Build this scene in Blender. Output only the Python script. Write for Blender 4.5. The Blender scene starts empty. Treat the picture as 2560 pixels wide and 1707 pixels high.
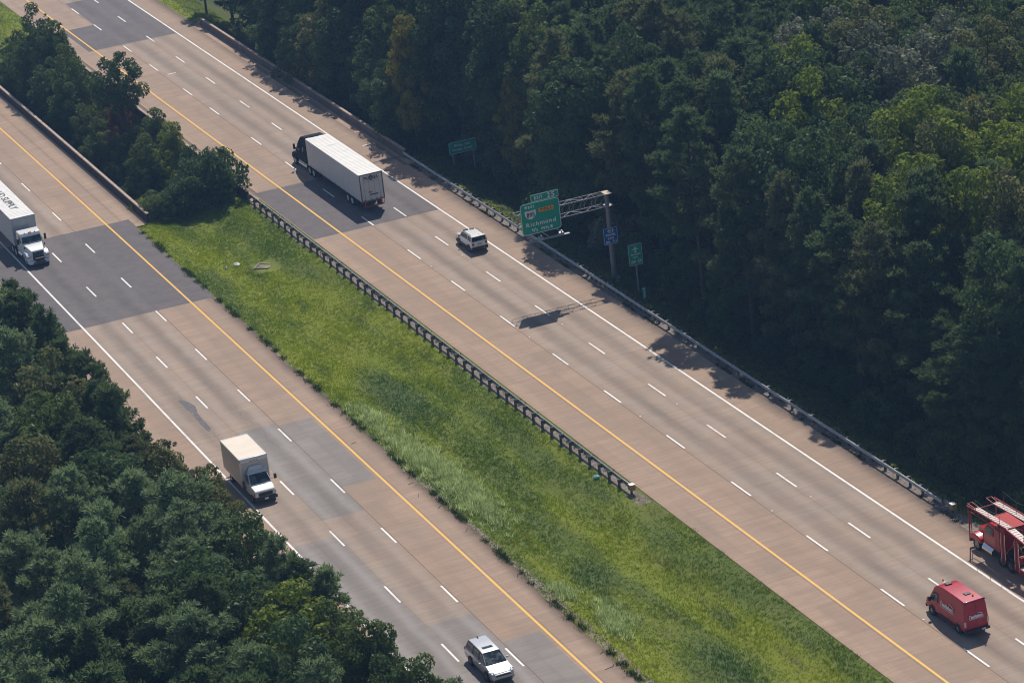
import bpy, math, random
import numpy as np
from mathutils import Vector, Matrix, Euler

random.seed(7)
rng = np.random.default_rng(11)
scene = bpy.context.scene
COL = scene.collection
rad = math.radians

# ---------------------------------------------------------------- camera
CAM_LOC = (-97.606, -256.639, 105.025)
CAM_ROT = (rad(68.98816), rad(6.13679), rad(-23.53451))
cam_d = bpy.data.cameras.new("camera")
cam_d.sensor_width = 36.0
cam_d.lens = 8059.82 / 2560 * 36.0
cam_d.clip_start = 1.0
cam_d.clip_end = 5000.0
cam = bpy.data.objects.new("camera", cam_d)
COL.objects.link(cam)
cam.location = CAM_LOC
cam.rotation_euler = CAM_ROT
scene.camera = cam

# ---------------------------------------------------------------- sky, sun, exposure
SUN_DIR = Vector((0.44, 0.71, 1.0)).normalized()
SUN_EL = math.asin(SUN_DIR.z)
SUN_AZ = math.atan2(SUN_DIR.x, SUN_DIR.y)
world = bpy.data.worlds.new("World")
scene.world = world
world.use_nodes = True
wn = world.node_tree.nodes
wl = world.node_tree.links
wn.clear()
w_out = wn.new("ShaderNodeOutputWorld")
w_bg = wn.new("ShaderNodeBackground")
w_sky = wn.new("ShaderNodeTexSky")
w_sky.sky_type = 'NISHITA'
w_sky.sun_disc = False
w_sky.sun_elevation = SUN_EL
w_sky.sun_rotation = SUN_AZ
w_sky.air_density = 1.0
w_sky.dust_density = 0.6
w_bg.inputs[1].default_value = 0.085
wl.new(w_sky.outputs[0], w_bg.inputs[0])
wl.new(w_bg.outputs[0], w_out.inputs[0])

sun_d = bpy.data.lights.new("sun", 'SUN')
sun_d.energy = 4.45
sun_d.angle = rad(0.5)
sun_d.color = (1.0, 0.93, 0.83)
sun = bpy.data.objects.new("sun", sun_d)
COL.objects.link(sun)
sun.rotation_euler = (-SUN_DIR).to_track_quat('-Z', 'Y').to_euler()
sun.location = (60, 90, 140)

scene.view_settings.view_transform = 'Standard'
scene.view_settings.look = 'None'
scene.view_settings.gamma = 1.0
scene.view_settings.exposure = 0.0
scene.view_settings.use_curve_mapping = False

# ---------------------------------------------------------------- helpers
def sm(a, b, x):
    t = np.clip((np.asarray(x, float) - a) / (b - a), 0, 1)
    return t * t * (3 - 2 * t)


def tag(o, label=None, cat=None, group=None, kind=None):
    if label: o["label"] = label
    if cat: o["category"] = cat
    if group: o["group"] = group
    if kind: o["kind"] = kind
    return o


def empty(name, loc=(0, 0, 0), rz=0.0, label=None, cat=None, group=None):
    o = bpy.data.objects.new(name, None)
    COL.objects.link(o)
    o.location = loc
    o.rotation_euler = (0, 0, rz)
    o.empty_display_size = 0.3
    return tag(o, label, cat, group)


class MB:
    """collects vertices and faces of one mesh object"""
    def __init__(s):
        s.v = []; s.f = []

    def add(s, vs, fs):
        n = len(s.v)
        s.v.extend([tuple(map(float, p)) for p in vs])
        s.f.extend([tuple(n + i for i in f) for f in fs])
        return s

    def hexa(s, b, t):
        return s.add(list(b) + list(t), [(3, 2, 1, 0), (4, 5, 6, 7), (0, 1, 5, 4), (1, 2, 6, 5), (2, 3, 7, 6), (3, 0, 4, 7)])

    def box(s, x0, x1, y0, y1, z0, z1):
        return s.hexa([(x0, y0, z0), (x1, y0, z0), (x1, y1, z0), (x0, y1, z0)],
                      [(x0, y0, z1), (x1, y0, z1), (x1, y1, z1), (x0, y1, z1)])

    def rod(s, a, b, r, n=8, r2=None, cap=True):
        a = Vector(a); b = Vector(b); d = (b - a)
        if d.length < 1e-6: return s
        d.normalize()
        u = d.orthogonal().normalized(); w = d.cross(u)
        r2 = r if r2 is None else r2
        vs = []
        for p, q in ((a, r), (b, r2)):
            for i in range(n):
                t = 2 * math.pi * i / n + math.pi / n
                vs.append(p + u * math.cos(t) * q + w * math.sin(t) * q)
        fs = [(i, (i + 1) % n, n + (i + 1) % n, n + i) for i in range(n)]
        if cap: fs += [tuple(range(n - 1, -1, -1)), tuple(range(n, 2 * n))]
        return s.add(vs, fs)

    def disc(s, c, ax, r, r_in=0.0, w=0.0, n=20):
        """wheel-like solid round the axis ax"""
        return s

    def prism(s, pts):
        """side profile polygon pts = [(y, z, halfwidth)] extruded across x"""
        n = len(pts)
        vs = [(-h, y, z) for y, z, h in pts] + [(h, y, z) for y, z, h in pts]
        fs = [tuple(range(n)), tuple(range(2 * n - 1, n - 1, -1))]
        fs += [(i, n + i, n + (i + 1) % n, (i + 1) % n) for i in range(n)]
        return s.add(vs, fs)

    def quad(s, a, b, c, d):
        return s.add([a, b, c, d], [(0, 1, 2, 3)])

    def build_each(s, name, mat, parent=None, **k):
        """one object per connected piece"""
        par = list(range(len(s.v)))
        def find(i):
            while par[i] != i:
                par[i] = par[par[i]]; i = par[i]
            return i
        for f in s.f:
            a = find(f[0])
            for i in f[1:]: par[find(i)] = a
        groups = {}
        for f in s.f: groups.setdefault(find(f[0]), []).append(f)
        out = []
        for fs in groups.values():
            ids = sorted({i for f in fs for i in f}); mp = {i: n for n, i in enumerate(ids)}
            m = MB(); m.v = [s.v[i] for i in ids]; m.f = [tuple(mp[i] for i in f) for f in fs]
            out.append(m.build(name, mat, parent, **k))
        return out

    def build(s, name, mat, parent=None, smooth=None, bevel=0.0, seg=2):
        me = bpy.data.meshes.new(name)
        me.from_pydata(s.v, [], s.f)
        me.materials.append(mat)
        o = bpy.data.objects.new(name, me)
        COL.objects.link(o)
        if parent: o.parent = parent
        fix_normals(me)
        if smooth is not None:
            me.polygons.foreach_set("use_smooth", [True] * len(me.polygons))
            me.set_sharp_from_angle(angle=rad(smooth))
        if bevel > 0:
            m = o.modifiers.new("bevel", 'BEVEL')
            m.width = bevel; m.segments = seg; m.limit_method = 'ANGLE'
            m.angle_limit = rad(28)
            m.harden_normals = False
        return o


def fix_normals(me):
    import bmesh
    bm = bmesh.new(); bm.from_mesh(me)
    bmesh.ops.recalc_face_normals(bm, faces=bm.faces)
    bm.to_mesh(me); bm.free()


def np_mesh(name, verts, faces, mat, parent=None, attrs=None, smooth=False):
    """verts (n,3), faces (m,k) arrays"""
    me = bpy.data.meshes.new(name)
    verts = np.asarray(verts, np.float32); faces = np.asarray(faces, np.int32)
    k = faces.shape[1]
    me.vertices.add(len(verts)); me.vertices.foreach_set("co", verts.ravel())
    me.loops.add(faces.size); me.loops.foreach_set("vertex_index", faces.ravel())
    me.polygons.add(len(faces))
    me.polygons.foreach_set("loop_start", np.arange(0, faces.size, k, dtype=np.int32))
    me.polygons.foreach_set("loop_total", np.full(len(faces), k, np.int32))
    if smooth: me.polygons.foreach_set("use_smooth", np.ones(len(faces), bool))
    me.update(calc_edges=True)
    for an, (dom, arr) in (attrs or {}).items():
        a = me.attributes.new(an, 'FLOAT', dom)
        a.data.foreach_set("value", np.asarray(arr, np.float32))
    me.materials.append(mat)
    if name is None: return me
    o = bpy.data.objects.new(name, me)
    COL.objects.link(o)
    if parent: o.parent = parent
    return o


# ---- text turned into plain mesh, fitted into an exact rectangle
def text_pieces(s):
    cu = bpy.data.curves.new("txt", 'FONT')
    cu.body = s; cu.resolution_u = 3
    ob = bpy.data.objects.new("txt", cu)
    COL.objects.link(ob)
    dg = bpy.context.evaluated_depsgraph_get()
    me = bpy.data.meshes.new_from_object(ob.evaluated_get(dg))
    vs = [(v.co.x, v.co.y) for v in me.vertices]
    fs = [tuple(p.vertices) for p in me.polygons]
    bpy.data.objects.remove(ob); bpy.data.curves.remove(cu); bpy.data.meshes.remove(me)
    return vs, fs


def text_rect(mb, s, org, ux, uy, x0, x1, y0, y1, thick=0.0, bold=0.0):
    """text s filling the rectangle [x0,x1]x[y0,y1] in the plane org + ux*x + uy*y"""
    vs, fs = text_pieces(s)
    a = np.array(vs); mn = a.min(0); mx = a.max(0)
    a = (a - mn) / (mx - mn + 1e-9)
    org = Vector(org); ux = Vector(ux); uy = Vector(uy)
    offs = [(0, 0)] if bold == 0 else [(-bold, 0), (bold, 0), (0, -bold), (0, bold)]
    nrm = ux.cross(uy).normalized()
    for k, (ox, oy) in enumerate(offs):
        pts = [org + ux * (x0 + p[0] * (x1 - x0) + ox) + uy * (y0 + p[1] * (y1 - y0) + oy) + nrm * (0.0008 * k) for p in a]
        mb.add(pts, fs)


def rrect(w, h, r, n=5, cx=0, cy=0):
    out = []
    for sx, sy, a0 in ((1, 1, 0), (-1, 1, 90), (-1, -1, 180), (1, -1, 270)):
        for i in range(n + 1):
            a = rad(a0 + 90 * i / n)
            out.append((cx + sx * (w / 2 - r) + r * math.cos(a), cy + sy * (h / 2 - r) + r * math.sin(a)))
    return out


def plate(mb, pts2, org, ux, uy, t):
    """flat plate of thickness t behind the plane (front face in the plane)"""
    org = Vector(org); ux = Vector(ux); uy = Vector(uy); nrm = ux.cross(uy).normalized()
    n = len(pts2)
    f = [org + ux * p[0] + uy * p[1] for p in pts2]
    b = [q - nrm * t for q in f]
    mb.add(f + b, [tuple(range(n)), tuple(range(2 * n - 1, n - 1, -1))] + [(i, n + i, n + (i + 1) % n, (i + 1) % n) for i in range(n)])


def ring(mb, outer, inner, org, ux, uy):
    org = Vector(org); ux = Vector(ux); uy = Vector(uy)
    n = len(outer)
    vs = [org + ux * p[0] + uy * p[1] for p in outer] + [org + ux * p[0] + uy * p[1] for p in inner]
    mb.add(vs, [(i, (i + 1) % n, n + (i + 1) % n, n + i) for i in range(n)])


# ---------------------------------------------------------------- materials
def new_mat(name):
    m = bpy.data.materials.new(name); m.use_nodes = True
    nt = m.node_tree; nt.nodes.clear()
    out = nt.nodes.new("ShaderNodeOutputMaterial")
    b = nt.nodes.new("ShaderNodeBsdfPrincipled")
    nt.links.new(b.outputs[0], out.inputs[0])
    return m, nt, b, out


class NT:
    def __init__(s, nt): s.nt = nt
    def n(s, t, **k):
        x = s.nt.nodes.new(t)
        for a, b in k.items(): setattr(x, a, b)
        return x
    def l(s, a, b): s.nt.links.new(a, b)
    def put(s, sock, v):
        if hasattr(v, "is_output") or isinstance(v, bpy.types.NodeSocket): s.l(v, sock)
        else: sock.default_value = v
    def math(s, op, a, b=0.0, c=0.0, clamp=False):
        x = s.n("ShaderNodeMath", operation=op); x.use_clamp = clamp
        s.put(x.inputs[0], a); s.put(x.inputs[1], b); s.put(x.inputs[2], c)
        return x.outputs[0]
    def mix(s, f, a, b, mode='MIX'):
        x = s.n("ShaderNodeMix", data_type='RGBA', blend_type=mode)
        s.put(x.inputs[0], f)
        s.put(x.inputs[6], a if not isinstance(a, tuple) else (*a[:3], 1)); s.put(x.inputs[7], b if not isinstance(b, tuple) else (*b[:3], 1))
        return x.outputs[2]
    def noise(s, vec, scale, detail=3.0, rough=0.5, dist=0.0):
        x = s.n("ShaderNodeTexNoise"); s.put(x.inputs["Vector"], vec)
        x.inputs["Scale"].default_value = scale; x.inputs["Detail"].default_value = detail
        x.inputs["Roughness"].default_value = rough; x.inputs["Distortion"].default_value = dist
        return x.outputs[0]
    def ramp(s, f, a, b, c0=0.0, c1=1.0):
        x = s.n("ShaderNodeMapRange", interpolation_type='SMOOTHSTEP')
        s.put(x.inputs[0], f); x.inputs[1].default_value = a; x.inputs[2].default_value = b
        x.inputs[3].default_value = c0; x.inputs[4].default_value = c1
        return x.outputs[0]
    def pos(s):
        return s.n("ShaderNodeNewGeometry").outputs["Position"]
    def xyz(s, v):
        x = s.n("ShaderNodeSeparateXYZ"); s.l(v, x.inputs[0]); return x.outputs
    def vec(s, a, b, c):
        x = s.n("ShaderNodeCombineXYZ"); s.put(x.inputs[0], a); s.put(x.inputs[1], b); s.put(x.inputs[2], c); return x.outputs[0]
    def bump(s, h, strength, dist, bsdf):
        x = s.n("ShaderNodeBump"); s.l(h, x.inputs["Height"])
        x.inputs["Strength"].default_value = strength; x.inputs["Distance"].default_value = dist
        s.l(x.outputs[0], bsdf.inputs["Normal"])
    def band(s, v, c, w):
        """1 at v=c falling to 0 at |v-c|=w"""
        d = s.math('ABSOLUTE', s.math('SUBTRACT', v, c))
        return s.ramp(d, 0.0, w, 1.0, 0.0)
    def line(s, v, c, w):
        d = s.math('ABSOLUTE', s.math('SUBTRACT', v, c))
        return s.math('LESS_THAN', d, w)


def simple(name, col, rough=0.6, metal=0.0, var=0.12, nscale=3.0, spec=0.5, coat=0.0, bump=0.0, dirt=None):
    m, nt, b, out = new_mat(name)
    k = NT(nt)
    tc = k.n("ShaderNodeTexCoord").outputs["Object"]
    nz = k.noise(tc, nscale, 4.0, 0.6)
    c = k.mix(k.ramp(nz, 0.3, 0.7), tuple(x * (1 - var) for x in col), tuple(min(1, x * (1 + var)) for x in col))
    if dirt:
        n2 = k.noise(tc, nscale * 0.6, 5.0, 0.7)
        c = k.mix(k.ramp(n2, 0.5, 0.8, 0.0, dirt[1]), c, dirt[0])
    k.l(c, b.inputs["Base Color"])
    b.inputs["Roughness"].default_value = rough
    b.inputs["Metallic"].default_value = metal
    b.inputs["Specular IOR Level"].default_value = spec
    b.inputs["Coat Weight"].default_value = coat
    b.inputs["Coat Roughness"].default_value = 0.08
    if bump: k.bump(k.noise(tc, nscale * 6, 3), 0.4, bump, b)
    return m


M = {}
M['white_paint'] = simple('white_vehicle_paint', (0.80, 0.79, 0.77), 0.3, 0, 0.03, 2.0, coat=0.4)
M['silver_paint'] = simple('silver_vehicle_paint', (0.44, 0.455, 0.49), 0.32, 0.25, 0.02, 2.0, coat=0.6)
M['red_paint'] = simple('red_vehicle_paint', (0.44, 0.011, 0.042), 0.36, 0, 0.06, 2.0, coat=0.25)
M['carrier_red'] = simple('red_steel_paint', (0.34, 0.012, 0.020), 0.38, 0, 0.25, 3.0, dirt=((0.12, 0.05, 0.04), 0.5))
M['cab_red'] = simple('bright_red_cab_paint', (0.46, 0.010, 0.016), 0.3, 0, 0.06, 2.0, coat=0.4)
M['dark_paint'] = simple('dark_cab_paint', (0.010, 0.016, 0.030), 0.7, 0, 0.2, 1.5, spec=0.06, coat=0.0)
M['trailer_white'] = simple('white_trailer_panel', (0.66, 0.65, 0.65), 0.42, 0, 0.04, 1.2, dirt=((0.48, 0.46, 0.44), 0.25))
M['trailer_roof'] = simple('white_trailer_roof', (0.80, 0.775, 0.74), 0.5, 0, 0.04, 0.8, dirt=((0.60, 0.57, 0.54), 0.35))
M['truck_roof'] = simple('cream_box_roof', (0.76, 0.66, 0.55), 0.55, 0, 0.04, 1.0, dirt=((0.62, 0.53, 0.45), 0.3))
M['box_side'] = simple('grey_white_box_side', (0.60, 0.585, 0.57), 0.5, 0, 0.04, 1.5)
M['grey_panel'] = simple('grey_reefer_front', (0.42, 0.44, 0.47), 0.45, 0.1, 0.08, 1.5)
M['black_plastic'] = simple('black_plastic', (0.022, 0.022, 0.026), 0.55, 0, 0.2, 5)
M['rubber'] = simple('tyre_rubber', (0.018, 0.018, 0.019), 0.8, 0, 0.2, 6)
M['alloy'] = simple('alloy_wheel', (0.42, 0.42, 0.43), 0.35, 0.8, 0.1, 8)
M['chrome'] = simple('polished_metal', (0.72, 0.72, 0.74), 0.18, 1.0, 0.05, 4)
M['steel'] = simple('galvanised_steel', (0.36, 0.37, 0.38), 0.42, 0.75, 0.18, 1.5, dirt=((0.30, 0.27, 0.24), 0.4))
M['steel_dull'] = simple('weathered_galvanised_post', (0.17, 0.165, 0.16), 0.6, 0.5, 0.25, 2.5)
M['truss_metal'] = simple('grey_truss_tube', (0.34, 0.34, 0.36), 0.5, 0.3, 0.12, 3)
M['wood_block'] = simple('treated_timber', (0.10, 0.085, 0.07), 0.85, 0, 0.25, 4)
M['amber'] = simple('amber_lens', (0.75, 0.16, 0.02), 0.2, 0, 0.05)
M['red_lens'] = simple('red_lens', (0.45, 0.01, 0.015), 0.2, 0, 0.05)
M['clear_lens'] = simple('headlamp_lens', (0.55, 0.57, 0.6), 0.08, 0.3, 0.05, coat=0.8)
M['ink_dark'] = simple('dark_lettering', (0.02, 0.025, 0.05), 0.5, 0, 0.1)
M['ink_black'] = simple('black_lettering', (0.025, 0.025, 0.028), 0.6, 0, 0.1)
M['ink_white'] = simple('white_lettering', (0.86, 0.86, 0.87), 0.5, 0, 0.05)
M['sticker_orange'] = simple('orange_sticker', (0.45, 0.2, 0.03), 0.5)
M['tape'] = simple('red_reflective_tape', (0.4, 0.04, 0.04), 0.4)
M['sign_green'] = simple('green_sign_face', (0.0, 0.37, 0.25), 0.42, 0, 0.05, 1.2)
M['sign_blue'] = simple('blue_sign_face', (0.0, 0.13, 0.46), 0.42, 0, 0.05, 1.2)
M['sign_white'] = simple('white_sign_sheeting', (0.80, 0.82, 0.84), 0.45, 0, 0.04, 2)
M['sign_yellow'] = simple('yellow_sign_sheeting', (0.80, 0.36, 0.02), 0.45, 0, 0.05, 2)
M['sign_teal'] = simple('teal_marker_face', (0.0, 0.52, 0.42), 0.42, 0, 0.05, 1.2)
M['tan_plate'] = simple('weathered_tan_plate', (0.55, 0.42, 0.30), 0.6, 0, 0.1, 3)
M['litter'] = simple('white_litter_plastic', (0.7, 0.66, 0.6), 0.6, 0, 0.15, 8)
M['litter_blue'] = simple('pale_blue_litter', (0.35, 0.72, 0.72), 0.6, 0, 0.1, 8)
M['lamp_housing'] = simple('grey_lamp_housing', (0.33, 0.35, 0.38), 0.5, 0.2, 0.1, 3)
M['seat'] = simple('pale_cab_interior', (0.16, 0.19, 0.19), 0.8, 0, 0.2, 3)


def glass_mat():
    m, nt, b, out = new_mat('dark_vehicle_glass')
    k = NT(nt)
    tc = k.n("ShaderNodeTexCoord").outputs["Object"]
    nz = k.noise(tc, 2.2, 2.0, 0.5, 0.6)
    c = k.mix(k.ramp(nz, 0.42, 0.68), (0.012, 0.018, 0.022), (0.10, 0.13, 0.13))
    k.l(c, b.inputs["Base Color"])
    b.inputs["Roughness"].default_value = 0.06
    b.inputs["Specular IOR Level"].default_value = 0.7
    return m
M['glass'] = glass_mat()


def hazard_mat():
    m, nt, b, out = new_mat('yellow_black_hazard_stripes')
    k = NT(nt)
    p = k.xyz(k.n("ShaderNodeTexCoord").outputs["Object"])
    v = k.math('MODULO', k.math('ADD', k.math('ADD', p[0], p[2]), 10.0), 0.14)
    c = k.mix(k.math('LESS_THAN', v, 0.07), (0.72, 0.42, 0.02), (0.02, 0.02, 0.02))
    k.l(c, b.inputs["Base Color"]); b.inputs["Roughness"].default_value = 0.5
    return m
M['hazard'] = hazard_mat()
M['pole_grey'] = simple('dull_grey_pole', (0.20, 0.20, 0.215), 0.6, 0.1, 0.1, 3)
M['ramp_plate'] = simple('worn_ramp_tread', (0.58, 0.52, 0.48), 0.5, 0, 0.15, 5, dirt=((0.30, 0.20, 0.18), 0.5))


def concrete_mat(name, brown, grey, oil=1.0, slabs=1.0, asphalt=False, polish=0.22):
    m, nt, b, out = new_mat(name)
    k = NT(nt)
    P = k.pos(); x, y, z = k.xyz(P)
    at = k.n("ShaderNodeAttribute", attribute_name="lat").outputs["Fac"]
    # tone: shoulder and lane one are browner, traffic lanes greyer
    n0 = k.noise(P, 0.09, 4, 0.6)
    wob = k.math('MULTIPLY', k.math('SUBTRACT', k.noise(k.vec(0.0, y, 0.0), 0.25, 3), 0.5), 0.7)
    ln = k.math('ADD', at, wob)
    lane = k.math('MULTIPLY', k.ramp(k.math('ADD', at, k.math('MULTIPLY', wob, 0.1)), 3.5, 3.75), k.ramp(at, 10.95, 11.15, 1.0, 0.0))
    lane = k.math('MULTIPLY', lane, k.ramp(n0, 0.30, 0.62, 0.55, 1.0))
    c = k.mix(lane, brown, grey)
    # blotches and streaks lengthways
    st = k.noise(k.vec(k.math('MULTIPLY', at, 1.6), k.math('MULTIPLY', y, 0.05), 0.0), 1.0, 4, 0.6)
    c = k.mix(k.ramp(st, 0.3, 0.7, 0.0, 0.32), c, tuple(v * 0.80 for v in grey), 'MIX')
    bl = k.noise(P, 0.33, 5, 0.65)
    c = k.mix(k.ramp(bl, 0.40, 0.66, 0.0, 0.36), c, tuple(min(1, v * 1.22) for v in brown))
    if slabs:
        # every slab pour has its own tone
        q = 5.5
        row = k.math('FLOOR', k.math('DIVIDE', k.math('ADD', y, 400.0), q))
        colm = k.math('FLOOR', k.math('DIVIDE', k.math('ADD', at, 20.0), 3.65))
        wn_ = k.n("ShaderNodeTexWhiteNoise", noise_dimensions='2D')
        k.l(k.vec(row, colm, 0.0), wn_.inputs["Vector"])
        tone = k.ramp(wn_.outputs["Value"], 0.0, 1.0, 0.91, 1.04)
        hs = k.n("ShaderNodeVectorMath", operation='SCALE'); k.l(c, hs.inputs[0]); k.l(tone, hs.inputs["Scale"])
        c = hs.outputs[0]
        fr = k.math('MULTIPLY', k.math('FRACT', k.math('DIVIDE', k.math('ADD', y, 400.0), q)), q)
        j = k.math('MULTIPLY', k.math('LESS_THAN', fr, 0.06), 0.42)
        c = k.mix(j, c, (0.14, 0.11, 0.09))
        # transverse tining / broom marks
        ti = k.noise(k.vec(k.math('MULTIPLY', at, 0.25), k.math('MULTIPLY', y, 3.2), 0.0), 1.0, 5, 0.75)
        c = k.mix(k.ramp(ti, 0.42, 0.60, 0.0, 0.42), c, tuple(v * 0.66 for v in brown))
        tj = k.noise(k.vec(k.math('MULTIPLY', at, 0.10), k.math('MULTIPLY', y, 0.75), 5.0), 1.0, 4, 0.7)
        c = k.mix(k.ramp(tj, 0.44, 0.60, 0.0, 0.30), c, tuple(v * 0.74 for v in brown))
        c = k.mix(k.ramp(tj, 0.40, 0.26, 0.0, 0.30), c, tuple(min(1, v * 1.25) for v in grey))
        # lane joints
        for cc, ww, ff in ((3.45, 0.035, 0.75), (7.15, 0.03, 0.35), (-0.22, 0.03, 0.5), (11.2, 0.025, 0.35)):
            jn = k.math('MULTIPLY', k.line(k.math('ADD', at, k.math('MULTIPLY', wob, 0.04)), cc, ww), ff)
            c = k.mix(jn, c, (0.09, 0.065, 0.05))
    # oil drip bands in the middle of the two outer lanes, tyre polish on both sides
    if oil:
        on = k.ramp(k.noise(k.vec(k.math('MULTIPLY', at, 0.8), k.math('MULTIPLY', y, 0.035), 3.0), 1.0, 3), 0.25, 0.7, 0.35, 1.0)
        for cc, s_ in ((5.35, 1.0), (9.05, 0.9), (1.8, 0.16)):
            bnd = k.math('MULTIPLY', k.band(ln, cc, 0.95), k.math('MULTIPLY', on, 0.64 * s_ * oil))
            c = k.mix(bnd, c, (0.115, 0.095, 0.085) if not asphalt else (0.045, 0.043, 0.045))
        for cc in (4.2, 6.6, 8.0, 10.2):
            bnd = k.math('MULTIPLY', k.band(ln, cc, 0.6), polish)
            c = k.mix(bnd, c, tuple(min(1, v * 1.28) for v in grey))
    if asphalt:
        c = k.mix(k.ramp(k.noise(P, 0.5, 5, 0.7), 0.35, 0.68, 0.0, 0.45), c, (0.185, 0.162, 0.160))
        c = k.mix(k.ramp(k.noise(P, 1.4, 5, 0.8), 0.45, 0.7, 0.0, 0.4), c, (0.085, 0.076, 0.082))
    stain = k.noise(P, 0.12, 6, 0.75, 0.8)
    c = k.mix(k.ramp(stain, 0.50, 0.66, 0.0, 0.28), c, tuple(v * 0.66 for v in grey))
    spot = k.noise(P, 2.2, 5, 0.85)
    c = k.mix(k.ramp(spot, 0.60, 0.74, 0.0, 0.45), c, tuple(v * 0.5 for v in grey))
    fine = k.noise(P, 9.0, 4, 0.8)
    c = k.mix(k.ramp(fine, 0.30, 0.70, 0.0, 0.34), c, tuple(v * 0.55 for v in grey))
    k.l(c, b.inputs["Base Color"])
    b.inputs["Roughness"].default_value = 0.82
    b.inputs["Specular IOR Level"].default_value = 0.3
    k.bump(fine, 0.25, 0.02, b)
    return m


BROWN = (0.425, 0.290, 0.208)
GREY = (0.372, 0.302, 0.252)
M['concrete'] = concrete_mat('highway_concrete', BROWN, GREY)
M['concrete_repair'] = concrete_mat('grey_repair_concrete', (0.300, 0.262, 0.238), (0.295, 0.266, 0.252), 0.9, 1.0, False, 0.5)
M['asphalt'] = concrete_mat('dark_asphalt', (0.128, 0.112, 0.116), (0.150, 0.133, 0.136), 0.85, 0, True)


def paint_mat(name, col, wear):
    m, nt, b, out = new_mat(name)
    k = NT(nt); P = k.pos()
    n = k.noise(P, 5.0, 5, 0.75); n2 = k.noise(P, 0.35, 4, 0.7)
    c = k.mix(k.ramp(n, 0.50, 0.66, 0.0, wear), col, (0.36, 0.29, 0.24))
    c = k.mix(k.ramp(n2, 0.45, 0.7, 0.0, 0.42), c, (0.40, 0.31, 0.24))
    k.l(c, b.inputs["Base Color"]); b.inputs["Roughness"].default_value = 0.6
    return m
M['line_white'] = paint_mat('white_road_paint', (0.82, 0.80, 0.78), 0.45)
M['line_yellow'] = paint_mat('yellow_road_paint', (0.84, 0.425, 0.006), 0.12)
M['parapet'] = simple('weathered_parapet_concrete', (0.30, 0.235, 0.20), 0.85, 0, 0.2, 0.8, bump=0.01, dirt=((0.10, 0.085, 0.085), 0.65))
M['parapet_shaded'] = simple('shade_darkened_parapet_face', (0.055, 0.045, 0.050), 0.9, 0, 0.25, 0.8, bump=0.01, spec=0.15, dirt=((0.032, 0.028, 0.034), 0.6))  # shade of the sunless side painted into the base, random dirt over it
M['parapet_mid'] = simple('brown_parapet_face', (0.130, 0.100, 0.095), 0.9, 0, 0.25, 0.8, bump=0.01, dirt=((0.09, 0.075, 0.075), 0.6))  # base darker than the coping, random dirt patches over it
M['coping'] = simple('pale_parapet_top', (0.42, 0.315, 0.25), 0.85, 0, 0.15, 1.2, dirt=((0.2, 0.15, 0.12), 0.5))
M['girder'] = simple('stained_bridge_beam', (0.17, 0.15, 0.14), 0.85, 0, 0.2, 0.5, dirt=((0.06, 0.055, 0.055), 0.6))
M['drain_concrete'] = simple('drain_concrete', (0.25, 0.19, 0.155), 0.85, 0, 0.2, 2.0, bump=0.01)
M['bark'] = simple('tree_bark', (0.060, 0.050, 0.042), 0.9, 0, 0.3, 4.0, bump=0.02)
M['mortar'] = simple('asphalt_spall_patch', (0.13, 0.12, 0.125), 0.85, 0, 0.2, 3)


def leaf_mat(name, c_dark, c_light, trans=0.35, hue_var=0.25, second=None, smix=0.0):
    m, nt, b, out = new_mat(name)
    k = NT(nt)
    tone = k.n("ShaderNodeAttribute", attribute_name="tone").outputs["Fac"]
    rnd = k.n("ShaderNodeObjectInfo").outputs["Random"]
    c = k.mix(tone, c_dark, c_light)
    c = k.mix(k.math('MULTIPLY', rnd, hue_var), c, tuple(0.6 * v for v in c_light))
    if second:
        P = k.n("ShaderNodeTexCoord").outputs["Object"]
        nn = k.noise(P, 0.45, 3)
        c = k.mix(k.ramp(nn, 0.45, 0.65, 0.0, smix), c, second)
    nt.nodes.remove(b)
    d = k.n("ShaderNodeBsdfDiffuse"); t = k.n("ShaderNodeBsdfTranslucent"); g = k.n("ShaderNodeBsdfGlossy")
    k.l(c, d.inputs[0])
    tcol = k.mix(0.22, c, (0.26, 0.30, 0.04), 'MIX')
    k.l(tcol, t.inputs[0])
    g.inputs["Roughness"].default_value = 0.45; g.inputs[0].default_value = (0.7, 0.75, 0.7, 1)
    ms = k.n("ShaderNodeMixShader"); ms.inputs[0].default_value = trans
    k.l(d.outputs[0], ms.inputs[1]); k.l(t.outputs[0], ms.inputs[2])
    m2 = k.n("ShaderNodeMixShader"); m2.inputs[0].default_value = 0.012
    k.l(ms.outputs[0], m2.inputs[1]); k.l(g.outputs[0], m2.inputs[2])
    k.l(m2.outputs[0], out.inputs[0])
    return m
M['pine'] = leaf_mat('pine_needles', (0.032, 0.070, 0.040), (0.135, 0.215, 0.100), 0.42, 0.45)
M['pine_olive'] = leaf_mat('olive_pine_needles', (0.060, 0.084, 0.042), (0.225, 0.240, 0.120), 0.42, 0.35)
M['pine_hazed'] = leaf_mat('hazed_pine_needles', (0.100, 0.165, 0.098), (0.310, 0.415, 0.215), 0.42, 0.35)  # needles lightened to paint in the thicker haze over the left wood
M['broad'] = leaf_mat('green_leaves', (0.050, 0.092, 0.030), (0.170, 0.235, 0.070), 0.45, 0.4)
M['broad_deep'] = leaf_mat('deep_green_leaves', (0.034, 0.078, 0.034), (0.110, 0.185, 0.072), 0.42, 0.4)
M['broad_olive'] = leaf_mat('olive_leaves', (0.085, 0.100, 0.038), (0.250, 0.250, 0.100), 0.42, 0.3)
M['broad_bright'] = leaf_mat('bright_green_leaves', (0.095, 0.155, 0.020), (0.300, 0.360, 0.045), 0.48, 0.3)
M['yellow_leaf'] = leaf_mat('yellow_turning_leaves', (0.20, 0.16, 0.016), (0.42, 0.38, 0.05), 0.45, 0.2, (0.16, 0.17, 0.045), 0.7)
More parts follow.
